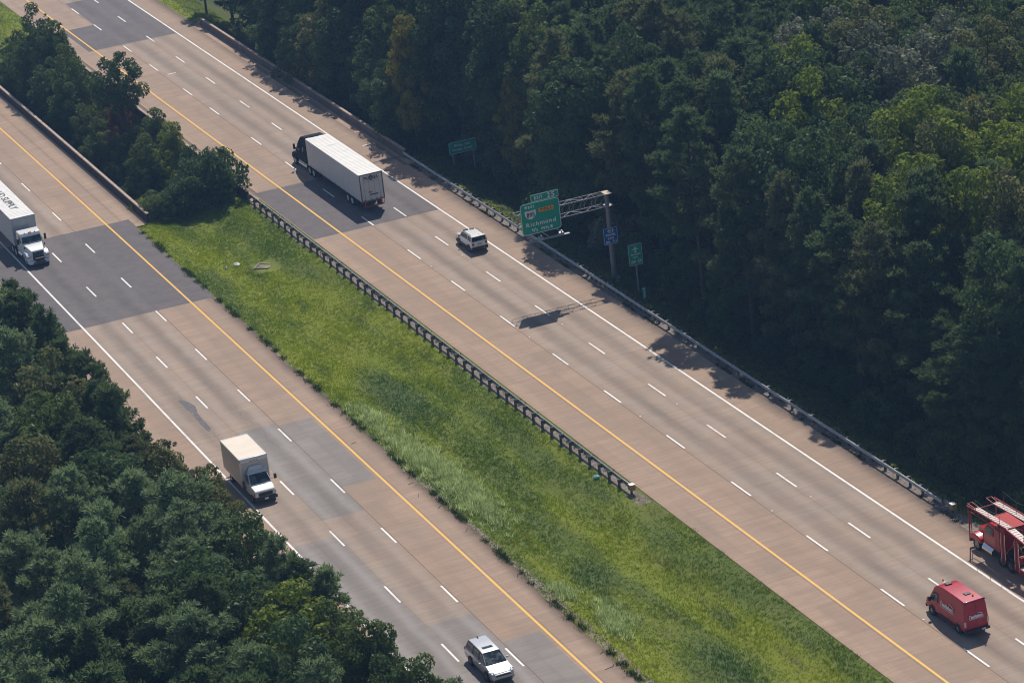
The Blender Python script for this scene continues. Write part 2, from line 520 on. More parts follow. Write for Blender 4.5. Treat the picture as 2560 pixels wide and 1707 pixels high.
M['red_leaf'] = leaf_mat('russet_turning_leaves', (0.14, 0.055, 0.035), (0.34, 0.12, 0.07), 0.38, 0.2, (0.16, 0.12, 0.05), 0.5)
M['grey_leaf'] = leaf_mat('grey_green_leaves', (0.11, 0.125, 0.085), (0.30, 0.31, 0.22), 0.3, 0.3)


def grass_color(k, P):
    x, y, z = k.xyz(P)
    sP = k.vec(x, k.math('MULTIPLY', y, 0.22), 0.0)
    a = k.noise(sP, 0.16, 4, 0.6, 0.4)
    bb = k.noise(sP, 0.42, 4, 0.65)
    cc = k.noise(P, 1.7, 3, 0.7)
    c = k.mix(k.ramp(a, 0.38, 0.62), (0.112, 0.185, 0.016), (0.250, 0.310, 0.010))
    c = k.mix(k.ramp(bb, 0.52, 0.70, 0.0, 0.7), c, (0.068, 0.130, 0.022))
    c = k.mix(k.ramp(bb, 0.42, 0.30, 0.0, 0.7), c, (0.150, 0.175, 0.034))
    # a streak of bright yellow-green grass along the swale and two deep green clover patches
    s1 = k.math('MULTIPLY', k.band(k.math('ADD', x, k.math('MULTIPLY', k.math('SUBTRACT', a, 0.5), 7.0)), -9.2, 1.5), k.ramp(k.noise(sP, 0.25, 3), 0.42, 0.62))
    c = k.mix(k.math('MULTIPLY', s1, 0.8), c, (0.235, 0.310, 0.008))
    for px, py, rx, ry in ((-11.2, -4.0, 2.6, 11.0), (-12.9, -49.0, 2.2, 4.8), (-11.0, -68.0, 2.4, 6.0)):
        dx = k.math('DIVIDE', k.math('SUBTRACT', x, px), rx); dy = k.math('DIVIDE', k.math('SUBTRACT', y, py), ry)
        dd = k.math('SQRT', k.math('ADD', k.math('MULTIPLY', dx, dx), k.math('MULTIPLY', dy, dy)))
        dd = k.math('ADD', dd, k.math('MULTIPLY', k.math('SUBTRACT', bb, 0.5), 1.6))
        c = k.mix(k.ramp(dd, 0.3, 1.1, 0.75, 0.0), c, (0.045, 0.115, 0.022))
    c = k.mix(k.ramp(cc, 0.35, 0.7, 0.0, 0.2), c, (0.045, 0.070, 0.012))
    return c


def ground_mat():
    m, nt, b, out = new_mat('ground_soil_and_turf')
    k = NT(nt); P = k.pos(); x, y, z = k.xyz(P)
    g = grass_color(k, P)
    n1 = k.noise(P, 0.8, 5, 0.7); n2 = k.noise(P, 4.0, 4, 0.7)
    soil = k.mix(k.ramp(n2, 0.3, 0.7), (0.10, 0.075, 0.055), (0.20, 0.155, 0.125))
    grav = k.mix(k.ramp(n2, 0.3, 0.7), (0.17, 0.14, 0.12), (0.33, 0.275, 0.235))
    litter = k.mix(k.ramp(n1, 0.35, 0.65), (0.028, 0.034, 0.016), (0.07, 0.05, 0.035))
    c = k.mix(0.35, g, soil)
    # woodland floor beyond both verges
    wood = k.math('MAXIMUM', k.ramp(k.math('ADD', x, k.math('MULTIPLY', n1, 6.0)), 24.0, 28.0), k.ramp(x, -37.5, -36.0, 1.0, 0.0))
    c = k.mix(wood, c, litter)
    c = k.mix(k.ramp(x, 15.2, 16.5, 0.0, 0.75), c, (0.045, 0.055, 0.025))  # right verge darkened, tree shade painted into the ground colour
    # stony strip under the guardrails and along the pavement edges
    for cx, w, lo, hi in ((14.6, 0.9, -400, 60), (-3.85, 0.65, -40, 60), (-17.15, 0.5, -400, 60)):
        e = k.math('ABSOLUTE', k.math('SUBTRACT', k.math('ADD', x, k.math('MULTIPLY', k.math('SUBTRACT', n1, 0.5), 0.9)), cx))
        mk = k.math('MULTIPLY', k.ramp(e, w * 0.6, w, 1.0, 0.0), k.math('MULTIPLY', k.math('GREATER_THAN', y, lo), k.math('LESS_THAN', y, hi)))
        c = k.mix(mk, c, grav)
    k.l(c, b.inputs["Base Color"]); b.inputs["Roughness"].default_value = 0.95
    b.inputs["Specular IOR Level"].default_value = 0.1
    k.bump(n2, 0.6, 0.08, b)
    return m
M['ground'] = ground_mat()


def blade_mat(name, over=None):
    m, nt, b, out = new_mat(name)
    k = NT(nt); P = k.pos()
    tone = k.n("ShaderNodeAttribute", attribute_name="tone").outputs["Fac"]
    c = grass_color(k, P) if over is None else k.mix(tone, over[0], over[1])
    hs = k.n("ShaderNodeVectorMath", operation='SCALE'); k.l(c, hs.inputs[0])
    k.l(k.ramp(tone, 0.0, 1.0, 0.80, 1.75), hs.inputs["Scale"]); c = hs.outputs[0]
    nt.nodes.remove(b)
    d = k.n("ShaderNodeBsdfDiffuse"); t = k.n("ShaderNodeBsdfTranslucent")
    k.l(c, d.inputs[0]); k.l(c, t.inputs[0])
    ms = k.n("ShaderNodeMixShader"); ms.inputs[0].default_value = 0.45
    k.l(d.outputs[0], ms.inputs[1]); k.l(t.outputs[0], ms.inputs[2]); k.l(ms.outputs[0], out.inputs[0])
    return m
M['blade'] = blade_mat('grass_blades')
M['verge_blade'] = blade_mat('verge_blades_shaded', ((0.030, 0.050, 0.016), (0.085, 0.115, 0.030)))  # darker copy of the grass, the verge's tree shade painted in
M['weed_pale'] = blade_mat('pale_flowering_weed', ((0.18, 0.25, 0.05), (0.52, 0.58, 0.30)))
M['weed_dark'] = blade_mat('dark_edge_weed', ((0.018, 0.036, 0.012), (0.055, 0.085, 0.022)))

# ---------------------------------------------------------------- terrain
def yl_x(y):
    """x of the yellow line of the left carriageway"""
    u = np.asarray(y, float) / 100.0
    return -19.436 + 0.747 * u - 0.0 * u - 0.218 * u * u - 0.049 * u ** 3


def terrain_z(x, y):
    x = np.asarray(x, float); y = np.asarray(y, float)
    nz = 0.10 * np.sin(x * 0.31 + 1.3) * np.cos(y * 0.23) + 0.07 * np.sin(x * 0.9 + y * 0.37) + 0.04 * np.sin(x * 2.1 - y * 1.3)
    z = np.full(np.broadcast(x, y).shape, -0.045)
    # right embankment
    z = z - 2.9 * sm(15.2, 25.0, x) - 0.6 * sm(24, 60, x)
    # left embankment
    z = z - 2.6 * sm(34.4, 44.0, -x)
    # median swale
    z = z - 0.62 * sm(0.0, 6.0, np.minimum(x + 17.6, -3.2 - x))
    # creek valley under the two bridges
    valley = sm(58.5, 70.0, y) * sm(131.0, 119.0, y)
    z = z - 5.2 * valley * (1 - 0.45 * sm(15, 30, x)) - 1.0 * valley
    wild = np.clip(sm(15.2, 20, x) + sm(34.4, 40, -x) + sm(0, 3, np.minimum(x + 17.6, -3.2 - x)), 0, 1)
    return z + nz * wild


def axis(parts):
    out = []
    for a, b, st in parts: out += list(np.arange(a, b, st))
    return np.array(out + [parts[-1][1]])
gx = axis([(-900, -120, 60), (-120, -50, 5), (-50, -32, 1.0), (-32, -19, 1.6), (-19, -1, 0.45), (-1, 13, 1.75), (13, 32, 0.6), (32, 130, 4), (130, 1200, 70)])
gy = axis([(-900, -140, 60), (-140, 52, 1.2), (52, 140, 0.9), (140, 260, 4), (260, 2600, 120)])
GX, GY = np.meshgrid(gx, gy, indexing='ij')
GZ = terrain_z(GX, GY)
nx, ny = GX.shape
idx = np.arange(nx * ny).reshape(nx, ny)
F = np.stack([idx[:-1, :-1], idx[1:, :-1], idx[1:, 1:], idx[:-1, 1:]], -1).reshape(-1, 4)
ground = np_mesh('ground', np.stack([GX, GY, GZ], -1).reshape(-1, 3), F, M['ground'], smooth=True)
tag(ground, kind='structure')

# ---------------------------------------------------------------- pavements
def road_x(side, lat, y):
    """world x at lateral distance lat outward from the yellow line"""
    return lat + 0 * np.asarray(y, float) if side > 0 else yl_x(y) - lat


def sheet(name, side, l0, l1, y0, y1, z, mat, parent=None, thick=0.0, ystep=2.0, lats=None, edge=None, skew=0.0):
    ys = np.linspace(y0, y1, max(2, int(abs(y1 - y0) / ystep) + 1))
    ls = np.linspace(l0, l1, max(2, int(abs(l1 - l0) / 1.2) + 1)) if lats is None else np.array(lats, float)
    Lg, Yg = np.meshgrid(ls, ys, indexing='ij')
    if edge is not None:
        Lg = Lg.copy(); Lg[0] = l0 + edge(ys)
    Yw = Yg + skew * (Lg - 5.5)
    X = road_x(side, Lg, Yw)
    n, m = Lg.shape
    V = np.stack([X, Yw, np.full_like(X, z)], -1).reshape(-1, 3)
    ii = np.arange(n * m).reshape(n, m)
    f = np.stack([ii[:-1, :-1], ii[1:, :-1], ii[1:, 1:], ii[:-1, 1:]], -1).reshape(-1, 4)
    if side < 0: f = f[:, ::-1]
    lat = Lg.reshape(-1)
    if thick > 0:
        V2 = V.copy(); V2[:, 2] -= thick
        nb = len(V)
        per = list(ii[0, :]) + list(ii[1:, -1]) + list(ii[-1, :-1][::-1]) + list(ii[1:-1, 0][::-1])
        per = np.array(per); q = np.roll(per, -1)
        sf = np.stack([q, per, per + nb, q + nb], -1)
        if side < 0: sf = sf[:, ::-1]
        V = np.concatenate([V, V2]); f = np.concatenate([f, sf]); lat = np.concatenate([lat, lat])
    return np_mesh(name, V, f, mat, parent, {'lat': ('POINT', lat)})


Y0, Y1 = -150.0, 420.0
def ragged(ys):
    return 0.10 * np.sin(ys * 0.21) + 0.07 * np.sin(ys * 0.63 + 2) + 0.05 * np.sin(ys * 1.7)
road_r = sheet('road', 1, -3.05, 14.05, Y0, Y1, 0.0, M['concrete'], thick=0.22, ystep=1.5, lats=[-3.05, -2, -1, 0, 1.2, 2.4, 3.6, 5.4, 7.3, 9.1, 11, 12.5, 14.05])
tag(road_r, kind='structure')
road_l = sheet('road', -1, -2.35, 14.4, Y0, Y1, 0.0, M['concrete'], thick=0.22, ystep=1.0, lats=[-2.35, -1.2, 0, 1.2, 2.4, 3.6, 5.4, 7.3, 9.1, 11, 12.5, 14.4], edge=ragged)
tag(road_l, kind='structure')
# wider shoulder on the left bridge and at its approaches
for nm, side, l0, l1, a, b in (('road', -1, -3.75, -1.7, 56.6, 131.0), ('road', 1, -4.0, -2.6, 56.0, 131.0), ('road', 1, 13.6, 14.75, 56.0, 131.0)):
    o = sheet(nm, side, l0, l1, a, b, 0.0035, M['concrete'], thick=0.15)
    tag(o, kind='structure')
# asphalt resurfacing
asph = []
for side, l0, l1, a, b, sk in ((-1, -2.45, 14.3, 30.3, 59.6, 0.008), (1, -2.95, 11.1, 39.7, 58.3, 0.0), (1, 3.62, 11.05, 128.0, 154.0, 0.0), (1, -0.75, 3.62, 127.9, 140.3, 0.0)):
    o = sheet('asphalt_patch', side, l0, l1, a, b, 0.004, M['asphalt'], road_l if side < 0 else road_r, skew=sk)
for l0, l1, a, b in ((0.35, 3.42, -21.6, -5.4), (3.5, 7.1, -27.0, -4.6), (0.35, 3.42, -110.0, -56.0), (3.5, 7.1, -110, -50.2), (7.2, 10.9, -110, -30.5)):
    sheet('concrete_repair_slab', -1, l0, l1, a, b, 0.004, M['concrete_repair'], road_l)

# expansion joints
mb = MB()
for (x0, x1, yy, w) in ((-3.0, 11.0, 58.45, 0.12), (0, 11.0, 127.85, 0.2), (11.1, 14.4, 58.9, 0.30)):
    mb.box(x0, x1, yy, yy + w, 0.0, 0.007)
mb.build('expansion_joint', M['drain_concrete'], road_r)
mb = MB()
mb.box(-33.0, -26.2, 59.62, 59.8, 0.0, 0.007)
mb.build('expansion_joint', M['drain_concrete'], road_l)
mb = MB()
mb.box(11.2, 14.3, 59.25, 59.6, 0.0, 0.0085)
mb.build('joint_seal', M['mortar'], road_r)

# long lines
def line_strip(mb, side, lat, w, y0, y1, z=0.009, step=4.0):
    ys = np.arange(y0, y1 + 0.01, step)
    for a, b in zip(ys[:-1], ys[1:]):
        xa = float(road_x(side, lat, a)); xb = float(road_x(side, lat, b))
        mb.add([(xa - w / 2, a, z), (xa + w / 2, a, z), (xb + w / 2, b, z), (xb - w / 2, b, z)], [(0, 1, 2, 3)])
for side, par in ((1, road_r), (-1, road_l)):
    mb = MB(); line_strip(mb, side, 0.0, 0.19, Y0 + 2, Y1 - 2); mb.build('yellow_edge_line', M['line_yellow'], par)
    mb = MB(); line_strip(mb, side, 10.97, 0.19, Y0 + 2, Y1 - 2); mb.build('white_edge_line', M['line_white'], par)

DASH = {
    (1, 3.60): [150.8, 140.4, 127.3, 116.3, 102.9, 92.8, 78.0, 66.6, 54.7, 43.1, 30.2, 18.8, 6.8, -5.2, -16.2, -28.6, -40.5, -53.2, -64.8, -76.6],
    (1, 7.36): [154.3, 142.0, 129.6, 117.3, 105.5, 92.9, 81.7, 69.4, 56.8, 43.5, 32.1, 18.9, 7.2, -4.9, -17.3, -28.7, -41.2, -53.1, -65.3],
    (-1, 3.62): [80.3, 67.7, 54.9, 42.0, 30.3, 17.7, 5.2, -6.0, -19.4, -31.3, -44.3, -57.1],
    (-1, 7.32): [54.5, 41.8, 29.3, 18.2, 6.1, -5.6, -17.1, -29.3, -41.7, -53.6],
}
for (side, lat), ys in DASH.items():
    ys = list(ys)
    while ys[0] < 300: ys.insert(0, ys[0] + 12.13)
    while ys[-1] > -135: ys.append(ys[-1] - 12.13)
    mb = MB()
    for y in ys:
        xa = float(road_x(side, lat, y)); xb = float(road_x(side, lat, y - 3.45))
        mb.add([(xb - .08, y - 3.45, .009), (xb + .08, y - 3.45, .009), (xa + .08, y, .009), (xa - .08, y, .009)], [(0, 1, 2, 3)])
    o = mb.build('lane_dashes', M['line_white'], road_r if side > 0 else road_l)
# small paint ticks and raised markers seen between the dashes
mb = MB()
for x, y in ((4.55, 110.2), (9.2, 70.0), (13.0, 65.9)):
    mb.box(x - .5, x + .5, y, y + .22, 0.0, 0.008)
mb.build('paint_tick', M['line_white'], road_r)
mb = MB()
for x, ys in ((3.6, (24, 0, -23.5, -47.5, -71)), (7.36, (25, 1, -23, -47, -71, 50))):
    for y in ys: mb.box(x - .06, x + .06, y - .07, y + .07, 0, .018)
mb.build('pavement_marker', M['line_white'], road_r)

# spalled patch, cracks
def blob_poly(pts, z, mbb):
    mbb.add([(x, y, z) for x, y in pts], [tuple(range(len(pts)))])
mb = MB()
blob_poly([(-28.15, 6.2), (-27.75, 5.4), (-27.5, 3.9), (-27.75, 2.6), (-28.2, 2.5), (-28.45, 3.6), (-28.35, 4.9), (-28.45, 6.0)], .0065, mb)
blob_poly([(-28.2, 2.6), (-27.85, 2.5), (-27.95, 0.4), (-28.0, -2.2), (-28.45, -2.6), (-28.5, -0.6), (-28.4, 1.2)], .0068, mb)
mb.build('spall_patch', M['mortar'], road_l)
def crack(name, pts, w, par, mat):
    mb = MB(); r = random.Random(5)
    P = []
    for (a, b), (c, d) in zip(pts[:-1], pts[1:]):
        for i in range(8):
            t = i / 8; P.append((a + (c - a) * t + r.uniform(-.13, .13), b + (d - b) * t + r.uniform(-.1, .1)))
    P.append(pts[-1])
    for (a, b), (c, d) in zip(P[:-1], P[1:]):
        ww = w * r.uniform(.5, 1.3)
        mb.add([(a - ww, b, .0072), (a + ww, b, .0072), (c + ww, d, .0072), (c - ww, d, .0072)], [(0, 1, 2, 3)])
    mb.build(name, mat, par)
crack('crack', [(-28.0, 8.0), (-28.3, 2.0), (-28.2, -4.0), (-28.7, -11.5)], .011, road_l, M['ink_black'])
crack('crack', [(-24.6, 1.5), (-24.9, -1.5), (-24.2, -4.2), (-24.7, -8.0), (-24.5, -11)], .011, road_l, M['ink_black'])
crack('crack', [(-29.9, 37.3), (-28.9, 37.7), (-28.0, 37.6)], .05, road_l, M['ink_black'])
# twigs and dirt on the left shoulder
mb = MB(); r = random.Random(3)
for x, y, a in ((-18.0, -24.5, .3), (-18.4, -27.2, 1.2), (-17.9, -30.5, .8), (-18.6, -64.5, .2), (-19.1, -69.8, 1.4), (-18.0, -62.0, .5), (-18.3, -70.5, 2.2), (-17.8, -36, 1.0), (2.4, 52, 1), (-18.8, -13.3, .2)):
    d = Vector((math.cos(a), math.sin(a), 0)) * r.uniform(.2, .45)
    mb.rod(Vector((x, y, .02)) - d, Vector((x, y, .03)) + d, .018, 5)
mb.build('twigs', M['bark'], road_l)
mb = MB()
for i in range(150):
    s = r.random() < .5
    x = (r.uniform(11.6, 14.0) if s else r.uniform(-2.8, -0.6)) if i % 3 else r.uniform(-18.8, -17.2)
    y = r.uniform(-82, 55); q = r.uniform(.015, .045)
    mb.add([(x - q, y, .012), (x, y - q, .012), (x + q, y, .014), (x, y + q, .016)], [(0, 1, 2, 3)])
mb.build('grit', M['bark'], road_r)

# ---------------------------------------------------------------- bridge decks and parapets
def long_box(mb, xf, x0, x1, z0, z1, ys):
    """box following xf(y)+x0..x1"""
    pts = []
    for y in ys:
        b = float(xf(y)); pts.append([(b + x0, y, z0), (b + x1, y, z0), (b + x1, y, z1), (b + x0, y, z1)])
    n = len(pts); vs = [p for q in pts for p in q]; fs = []
    for i in range(n - 1):
        a = 4 * i; c = a + 4
        for j in range(4):
            k2 = (j + 1) % 4; fs.append((a + j, a + k2, c + k2, c + j))
    fs += [(0, 1, 2, 3), (4 * n - 4, 4 * n - 1, 4 * n - 2, 4 * n - 3)]
    mb.add(vs, fs)
bys = np.linspace(56.6, 131.0, 12)
zero = lambda y: 0.0
for nm, xf, a, b, lab in (('bridge_deck', zero, -4.15, 14.95, 'right hand concrete bridge deck carrying the road over the creek between two parapets'),
                     ('bridge_deck', yl_x, -15.0, 4.15, 'left hand concrete bridge deck carrying the nearer road over the creek')):
    mb = MB()
    long_box(mb, xf, a, b, -0.45, -0.21, bys)
    long_box(mb, xf, a + 0.25, b - 0.25, -1.5, -0.45, bys)
    o = mb.build(nm, M['girder'])
    tag(o, kind='structure')
    mb = MB()
    for y in (72, 94, 116):
        for c in (0.12, 0.38, 0.62, 0.88):
            x = float(xf(y)) + a + (b - a) * c
            mb.rod((x, y, -7.5), (x, y, -1.5), 0.45, 14)
        mb.box(float(xf(y)) + a + .6, float(xf(y)) + b - .6, y - .5, y + .5, -2.3, -1.52)
    mb.build('pier', M['girder'], o)


def parapet(xf, xin, side, y0, y1, label, face):
    """concrete safety-shape parapet; side=+1: traffic is on its -x side"""
    o = empty('bridge_parapet', (float(xf((y0 + y1) / 2)) + xin, (y0 + y1) / 2, 0), 0, label, 'parapet', 'concrete parapets of the two bridges')
    loc = o.location
    segs = 6
    ys = np.linspace(y0, y1, segs * 3 + 1)
    mb = MB()
    prof = [(0.0, -0.22), (0.0, 0.08), (0.10, 0.33), (0.15, 0.82), (0.38, 0.82), (0.38, -0.22)]
    pts = []
    for y in ys:
        b = float(xf(y)) + xin
        pts.append([(b + side * px - loc.x, y - loc.y, pz) for px, pz in prof])
    n = len(prof); vs = [p for q in pts for p in q]; fs = []
    for i in range(len(pts) - 1):
        for j in range(n):
            k2 = (j + 1) % n; fs.append((i * n + j, i * n + k2, (i + 1) * n + k2, (i + 1) * n + j))
    fs += [tuple(range(n)), tuple(range(len(vs) - 1, len(vs) - n - 1, -1))]
    mb.add(vs, fs); mb.build('wall', face, o)
    for s in range(segs):
        a = y0 + (y1 - y0) * s / segs + 0.03; b_ = y0 + (y1 - y0) * (s + 1) / segs - 0.03
        mb = MB()
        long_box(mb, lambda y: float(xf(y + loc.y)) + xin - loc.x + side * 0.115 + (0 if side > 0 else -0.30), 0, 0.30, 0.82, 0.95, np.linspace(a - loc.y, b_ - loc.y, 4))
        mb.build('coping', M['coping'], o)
    return o
parapet(zero, 14.45, 1, 58.6, 129.4, 'long brown concrete parapet between the far road and the big wood', M['parapet_mid'])
parapet(zero, -3.75, -1, 57.0, 130.5, 'concrete parapet behind the median trees, mostly hidden by their crowns', M['parapet_shaded'])
parapet(yl_x, 3.72, 1, 57.2, 131.0, 'dark faced concrete parapet along the nearer road, left of the median trees', M['parapet_shaded'])

# ---------------------------------------------------------------- guardrails
def guardrail(name, x, y0, y1, traffic, label, spacing, term=True, posts_dark=False):
    """traffic=-1: traffic on the -x side. y0 far end, y1 near end"""
    o = empty(name, (x, (y0 + y1) / 2, 0), 0, label, 'guardrail')
    yc = (y0 + y1) / 2; t = traffic
    # W-beam cross section (x towards traffic, z)
    prof = [(0.0, 0.395), (0.025, 0.40), (0.085, 0.455), (0.085, 0.495), (0.03, 0.545), (0.03, 0.575), (0.085, 0.625), (0.085, 0.665), (0.025, 0.705), (0.0, 0.71)]
    n = len(prof); L = 7.62; yy = y0; k = 0
    mb = MB()
    while yy > y1 + 0.01:
        e = max(y1, yy - L)
        off = 0.004 * (k % 2)
        ya, yb = yy - yc + 0.12, e - yc
        fr = [(t * (px + off), ya, pz + off) for px, pz in prof] + [(t * (px + off), yb, pz + off) for px, pz in prof]
        bk = [(t * (px + off - 0.006), ya, pz + off) for px, pz in prof] + [(t * (px + off - 0.006), yb, pz + off) for px, pz in prof]
        fs = [(i, i + 1, n + i + 1, n + i) for i in range(n - 1)]
        mb.add(fr, fs); mb.add(bk, fs)
        mb.add([fr[n - 1], fr[2 * n - 1], bk[2 * n - 1], bk[n - 1]], [(0, 1, 2, 3)])
        mb.add([fr[0], fr[n], bk[n], bk[0]], [(0, 1, 2, 3)])
        yy -= L; k += 1
    mb.build('rail', M['steel'], o, smooth=30)
    post = None; block = None
    y = y0 - 0.6; i = 0
    while y > y1 + 0.4:
        if post is None:
            pm = MB()
            pm.box(-.012, .012, -.075, .075, -.45, .72); pm.box(-.09, .09, -.078, -.068, -.45, .72); pm.box(-.09, .09, .068, .078, -.45, .72)
            post = pm.build('post', M['steel_dull'], o)
            bm_ = MB(); bm_.box(0, 0.20, -.08, .08, -.18, .18)
            block = bm_.build('block_out', M['wood_block' if posts_dark else 'steel_dull'], o)
            p, q = post, block
        else:
            p = post.copy(); q = block.copy()
            COL.objects.link(p); COL.objects.link(q); p.parent = o; q.parent = o
        p.location = (-t * 0.30, y - yc, 0)
        q.location = (-t * 0.21 if t > 0 else 0.01, y - yc, 0.55)
        step = spacing(y, i); y -= step; i += 1
    return o
gr = guardrail('guardrail', 14.55, 58.6, -55.2, -1, 'silver steel guardrail along the outer shoulder below the wood', lambda y, i: 0.98 if -4 < y < 16 else 1.98)
gl = guardrail('guardrail', -3.95, 56.8, -36.4, 1, 'steel guardrail with closely spaced dark posts along the grass median', lambda y, i: 1.92, posts_dark=True)
# flared head with hazard stripes at the near end of each rail
def rail_head(par, x, y, t):
    loc = par.location
    mb = MB()
    mb.hexa([(x - loc.x - .02, y - loc.y, .38), (x - loc.x + .05, y - loc.y, .38), (x - loc.x + .05, y - loc.y - 1.1, .36), (x - loc.x - .02, y - loc.y - 1.1, .36)],
            [(x - loc.x - .02, y - loc.y, .72), (x - loc.x + .05, y - loc.y, .72), (x - loc.x + .05, y - loc.y - 1.1, .76), (x - loc.x - .02, y - loc.y - 1.1, .76)])
    mb.box(x - loc.x - .18, x - loc.x + .30, y - loc.y - 1.55, y - loc.y - 1.05, .30, .80)
    o = mb.build('end_terminal', M['steel'], par, bevel=.02)
    m2 = MB(); m2.box(x - loc.x - .17, x - loc.x + .29, y - loc.y - 1.562, y - loc.y - 1.553, .31, .79)
    m2.build('hazard_plate', M['hazard'], o)
    m3 = MB(); m3.box(x - loc.x - .01, x - loc.x + .14, y - loc.y - 1.25, y - loc.y - 1.10, -.4, .30)
    m3.build('terminal_post', M['wood_block'], o)
rail_head(gr, 14.75, -55.1, -1)
rail_head(gl, -3.95, -36.3, 1)
# small delineator tabs standing on the long rail
mb = MB()
for y in (13, 6.2, -9.5, -29.8, -53.0, 39.5, -60 + 14):
    mb.box(.02, .06, y - 1.7, y - 1.62, .71, .86)
mb.build('delineator', M['line_white'], gr)

# ---------------------------------------------------------------- cantilever sign gantry
G = empty('sign_gantry', (16.85, 9.75, float(terrain_z(16.85, 9.75))), 0,
          'tall grey cantilever gantry holding the big green exit sign over the road', 'sign gantry')
gz = G.location.z
def GL(x, y, z): return (x - 16.85, y - 9.75, z - gz)
mb = MB()
mb.rod(GL(16.85, 9.75, gz - .3), GL(16.85, 9.75, 8.33), 0.27, 24, 0.21)
mb.rod(GL(16.85, 9.75, gz - .3), GL(16.85, 9.75, gz + .05), 0.55, 24)
mb.build('pole', M['pole_grey'], G, smooth=40)
mb = MB()
mb.box(-.34, .36, -.56, .56, 8.33 - gz, 8.37 - gz)
mb.build('cap_plate', M['tan_plate'], G)
mb = MB(); mb.box(-.34, .40, -.54, .54, 7.12 - gz, 7.15 - gz); mb.build('bracket_plate', M['truss_metal'], G)
X0, X1 = 7.35, 16.6
chords = {(9.25, 8.35), (10.25, 8.35), (9.25, 7.13), (10.25, 7.13)}
mb = MB()
for y, z in chords:
    cz = (z - 7.74)
    mb.rod(GL(X1, y, z), GL(X0, y, z - 0.0), 0.038, 8)
mb.build('chord', M['truss_metal'], G, smooth=40)
N = 8
xs = [X1 + (X0 - X1) * i / N for i in range(N + 1)]
nb = 0
for i in range(N):
    a, b_ = xs[i], xs[i + 1]
    mb = MB()
    for y in (9.25, 10.25):
        mb.rod(GL(a, y, 8.35), GL(b_, y, 7.13), .017, 6) if True else None
        mb.rod(GL((a + b_) / 2, y, 7.74), GL((a + b_) / 2, y, 7.13), .001, 3)
    for z in (8.35, 7.13):
        ya, yb = (9.25, 10.25) if i % 2 == 0 else (10.25, 9.25)
        mb.rod(GL(a, ya, z), GL(b_, yb, z), .019, 6)
    for y in (9.25, 10.25): mb.rod(GL(b_, y, 7.13), GL(b_, y, 8.35), .020, 6)
    mb.rod(GL(b_, 9.25, 8.35), GL(b_, 10.25, 8.35), .02, 6)
    mb.build('lattice', M['truss_metal'], G)

UX, UY = (1, 0, 0), (0, 0, 1)
def panel(parent, name, org, w, h, r, mat, border=0.05, tilt=0.0, edge=None):
    """org = lower-left corner (parent space) of a panel facing -y"""
    mb = MB(); plate(mb, rrect(w, h, r, 5, w / 2, h / 2), org, UX, UY, 0.04)
    p = mb.build(name, mat, parent)
    mb = MB()
    of = Vector(org) + Vector((0, -0.003, 0))
    i_ = edge if edge is not None else 0.03
    ring(mb, rrect(w - 2 * i_, h - 2 * i_, max(.01, r - i_), 5, w / 2, h / 2), rrect(w - 2 * i_ - 2 * border, h - 2 * i_ - 2 * border, max(.008, r - i_ - border), 5, w / 2, h / 2), of, UX, UY)
    mb.build('border', M['sign_white'], p)
    return p
def letters(p, org, items, mat, bold=0.0, name='lettering', d=0.006):
    mb = MB()
    of = Vector(org) + Vector((0, -d, 0))
    for s, x0, x1, y0, y1 in items:
        text_rect(mb, s, of, UX, UY, x0, x1, y0, y1, bold=bold)
    return mb.build(name, mat, p)

W_, H_ = 4.02, 3.08
org = GL(7.66, 9.05, 6.27)
main = panel(G, 'exit_sign_panel', org, W_, H_, 0.34, M['sign_green'], 0.055, edge=0.015)
def fr(u0, u1, vc, h): return (u0 * W_, u1 * W_, (1 - vc) * H_ - h / 2, (1 - vc) * H_ + h / 2)
letters(main, org, [("W", *fr(.112, .182, .12, .27)), ("E", *fr(.205, .242, .125, .21)), ("S", *fr(.268, .307, .125, .22)), ("T", *fr(.325, .365, .125, .21)),
                    ("R", .115 * W_, .195 * W_, .315 * H_ - .17, .315 * H_ + .19), ("i", .228 * W_, .246 * W_, .315 * H_ - .17, .315 * H_ + .20), ("c", .275 * W_, .338 * W_, .315 * H_ - .18, .315 * H_ + .10),
                    ("h", .368 * W_, .432 * W_, .315 * H_ - .17, .315 * H_ + .20), ("m", .462 * W_, .576 * W_, .315 * H_ - .17, .315 * H_ + .10), ("o", .602 * W_, .672 * W_, .315 * H_ - .18, .315 * H_ + .10),
                    ("n", .702 * W_, .766 * W_, .315 * H_ - .17, .315 * H_ + .10), ("d", .798 * W_, .868 * W_, .315 * H_ - .18, .315 * H_ + .20),
                    ("1", *fr(.255, .278, .855, .22)), ("/", *fr(.285, .345, .865, .32)), ("2", *fr(.345, .395, .885, .22)),
                    ("M", *fr(.492, .562, .875, .25)), ("I", *fr(.597, .612, .875, .25)), ("L", *fr(.646, .692, .875, .25)), ("E", *fr(.722, .772, .875, .25))], M['ink_white'], bold=.014)
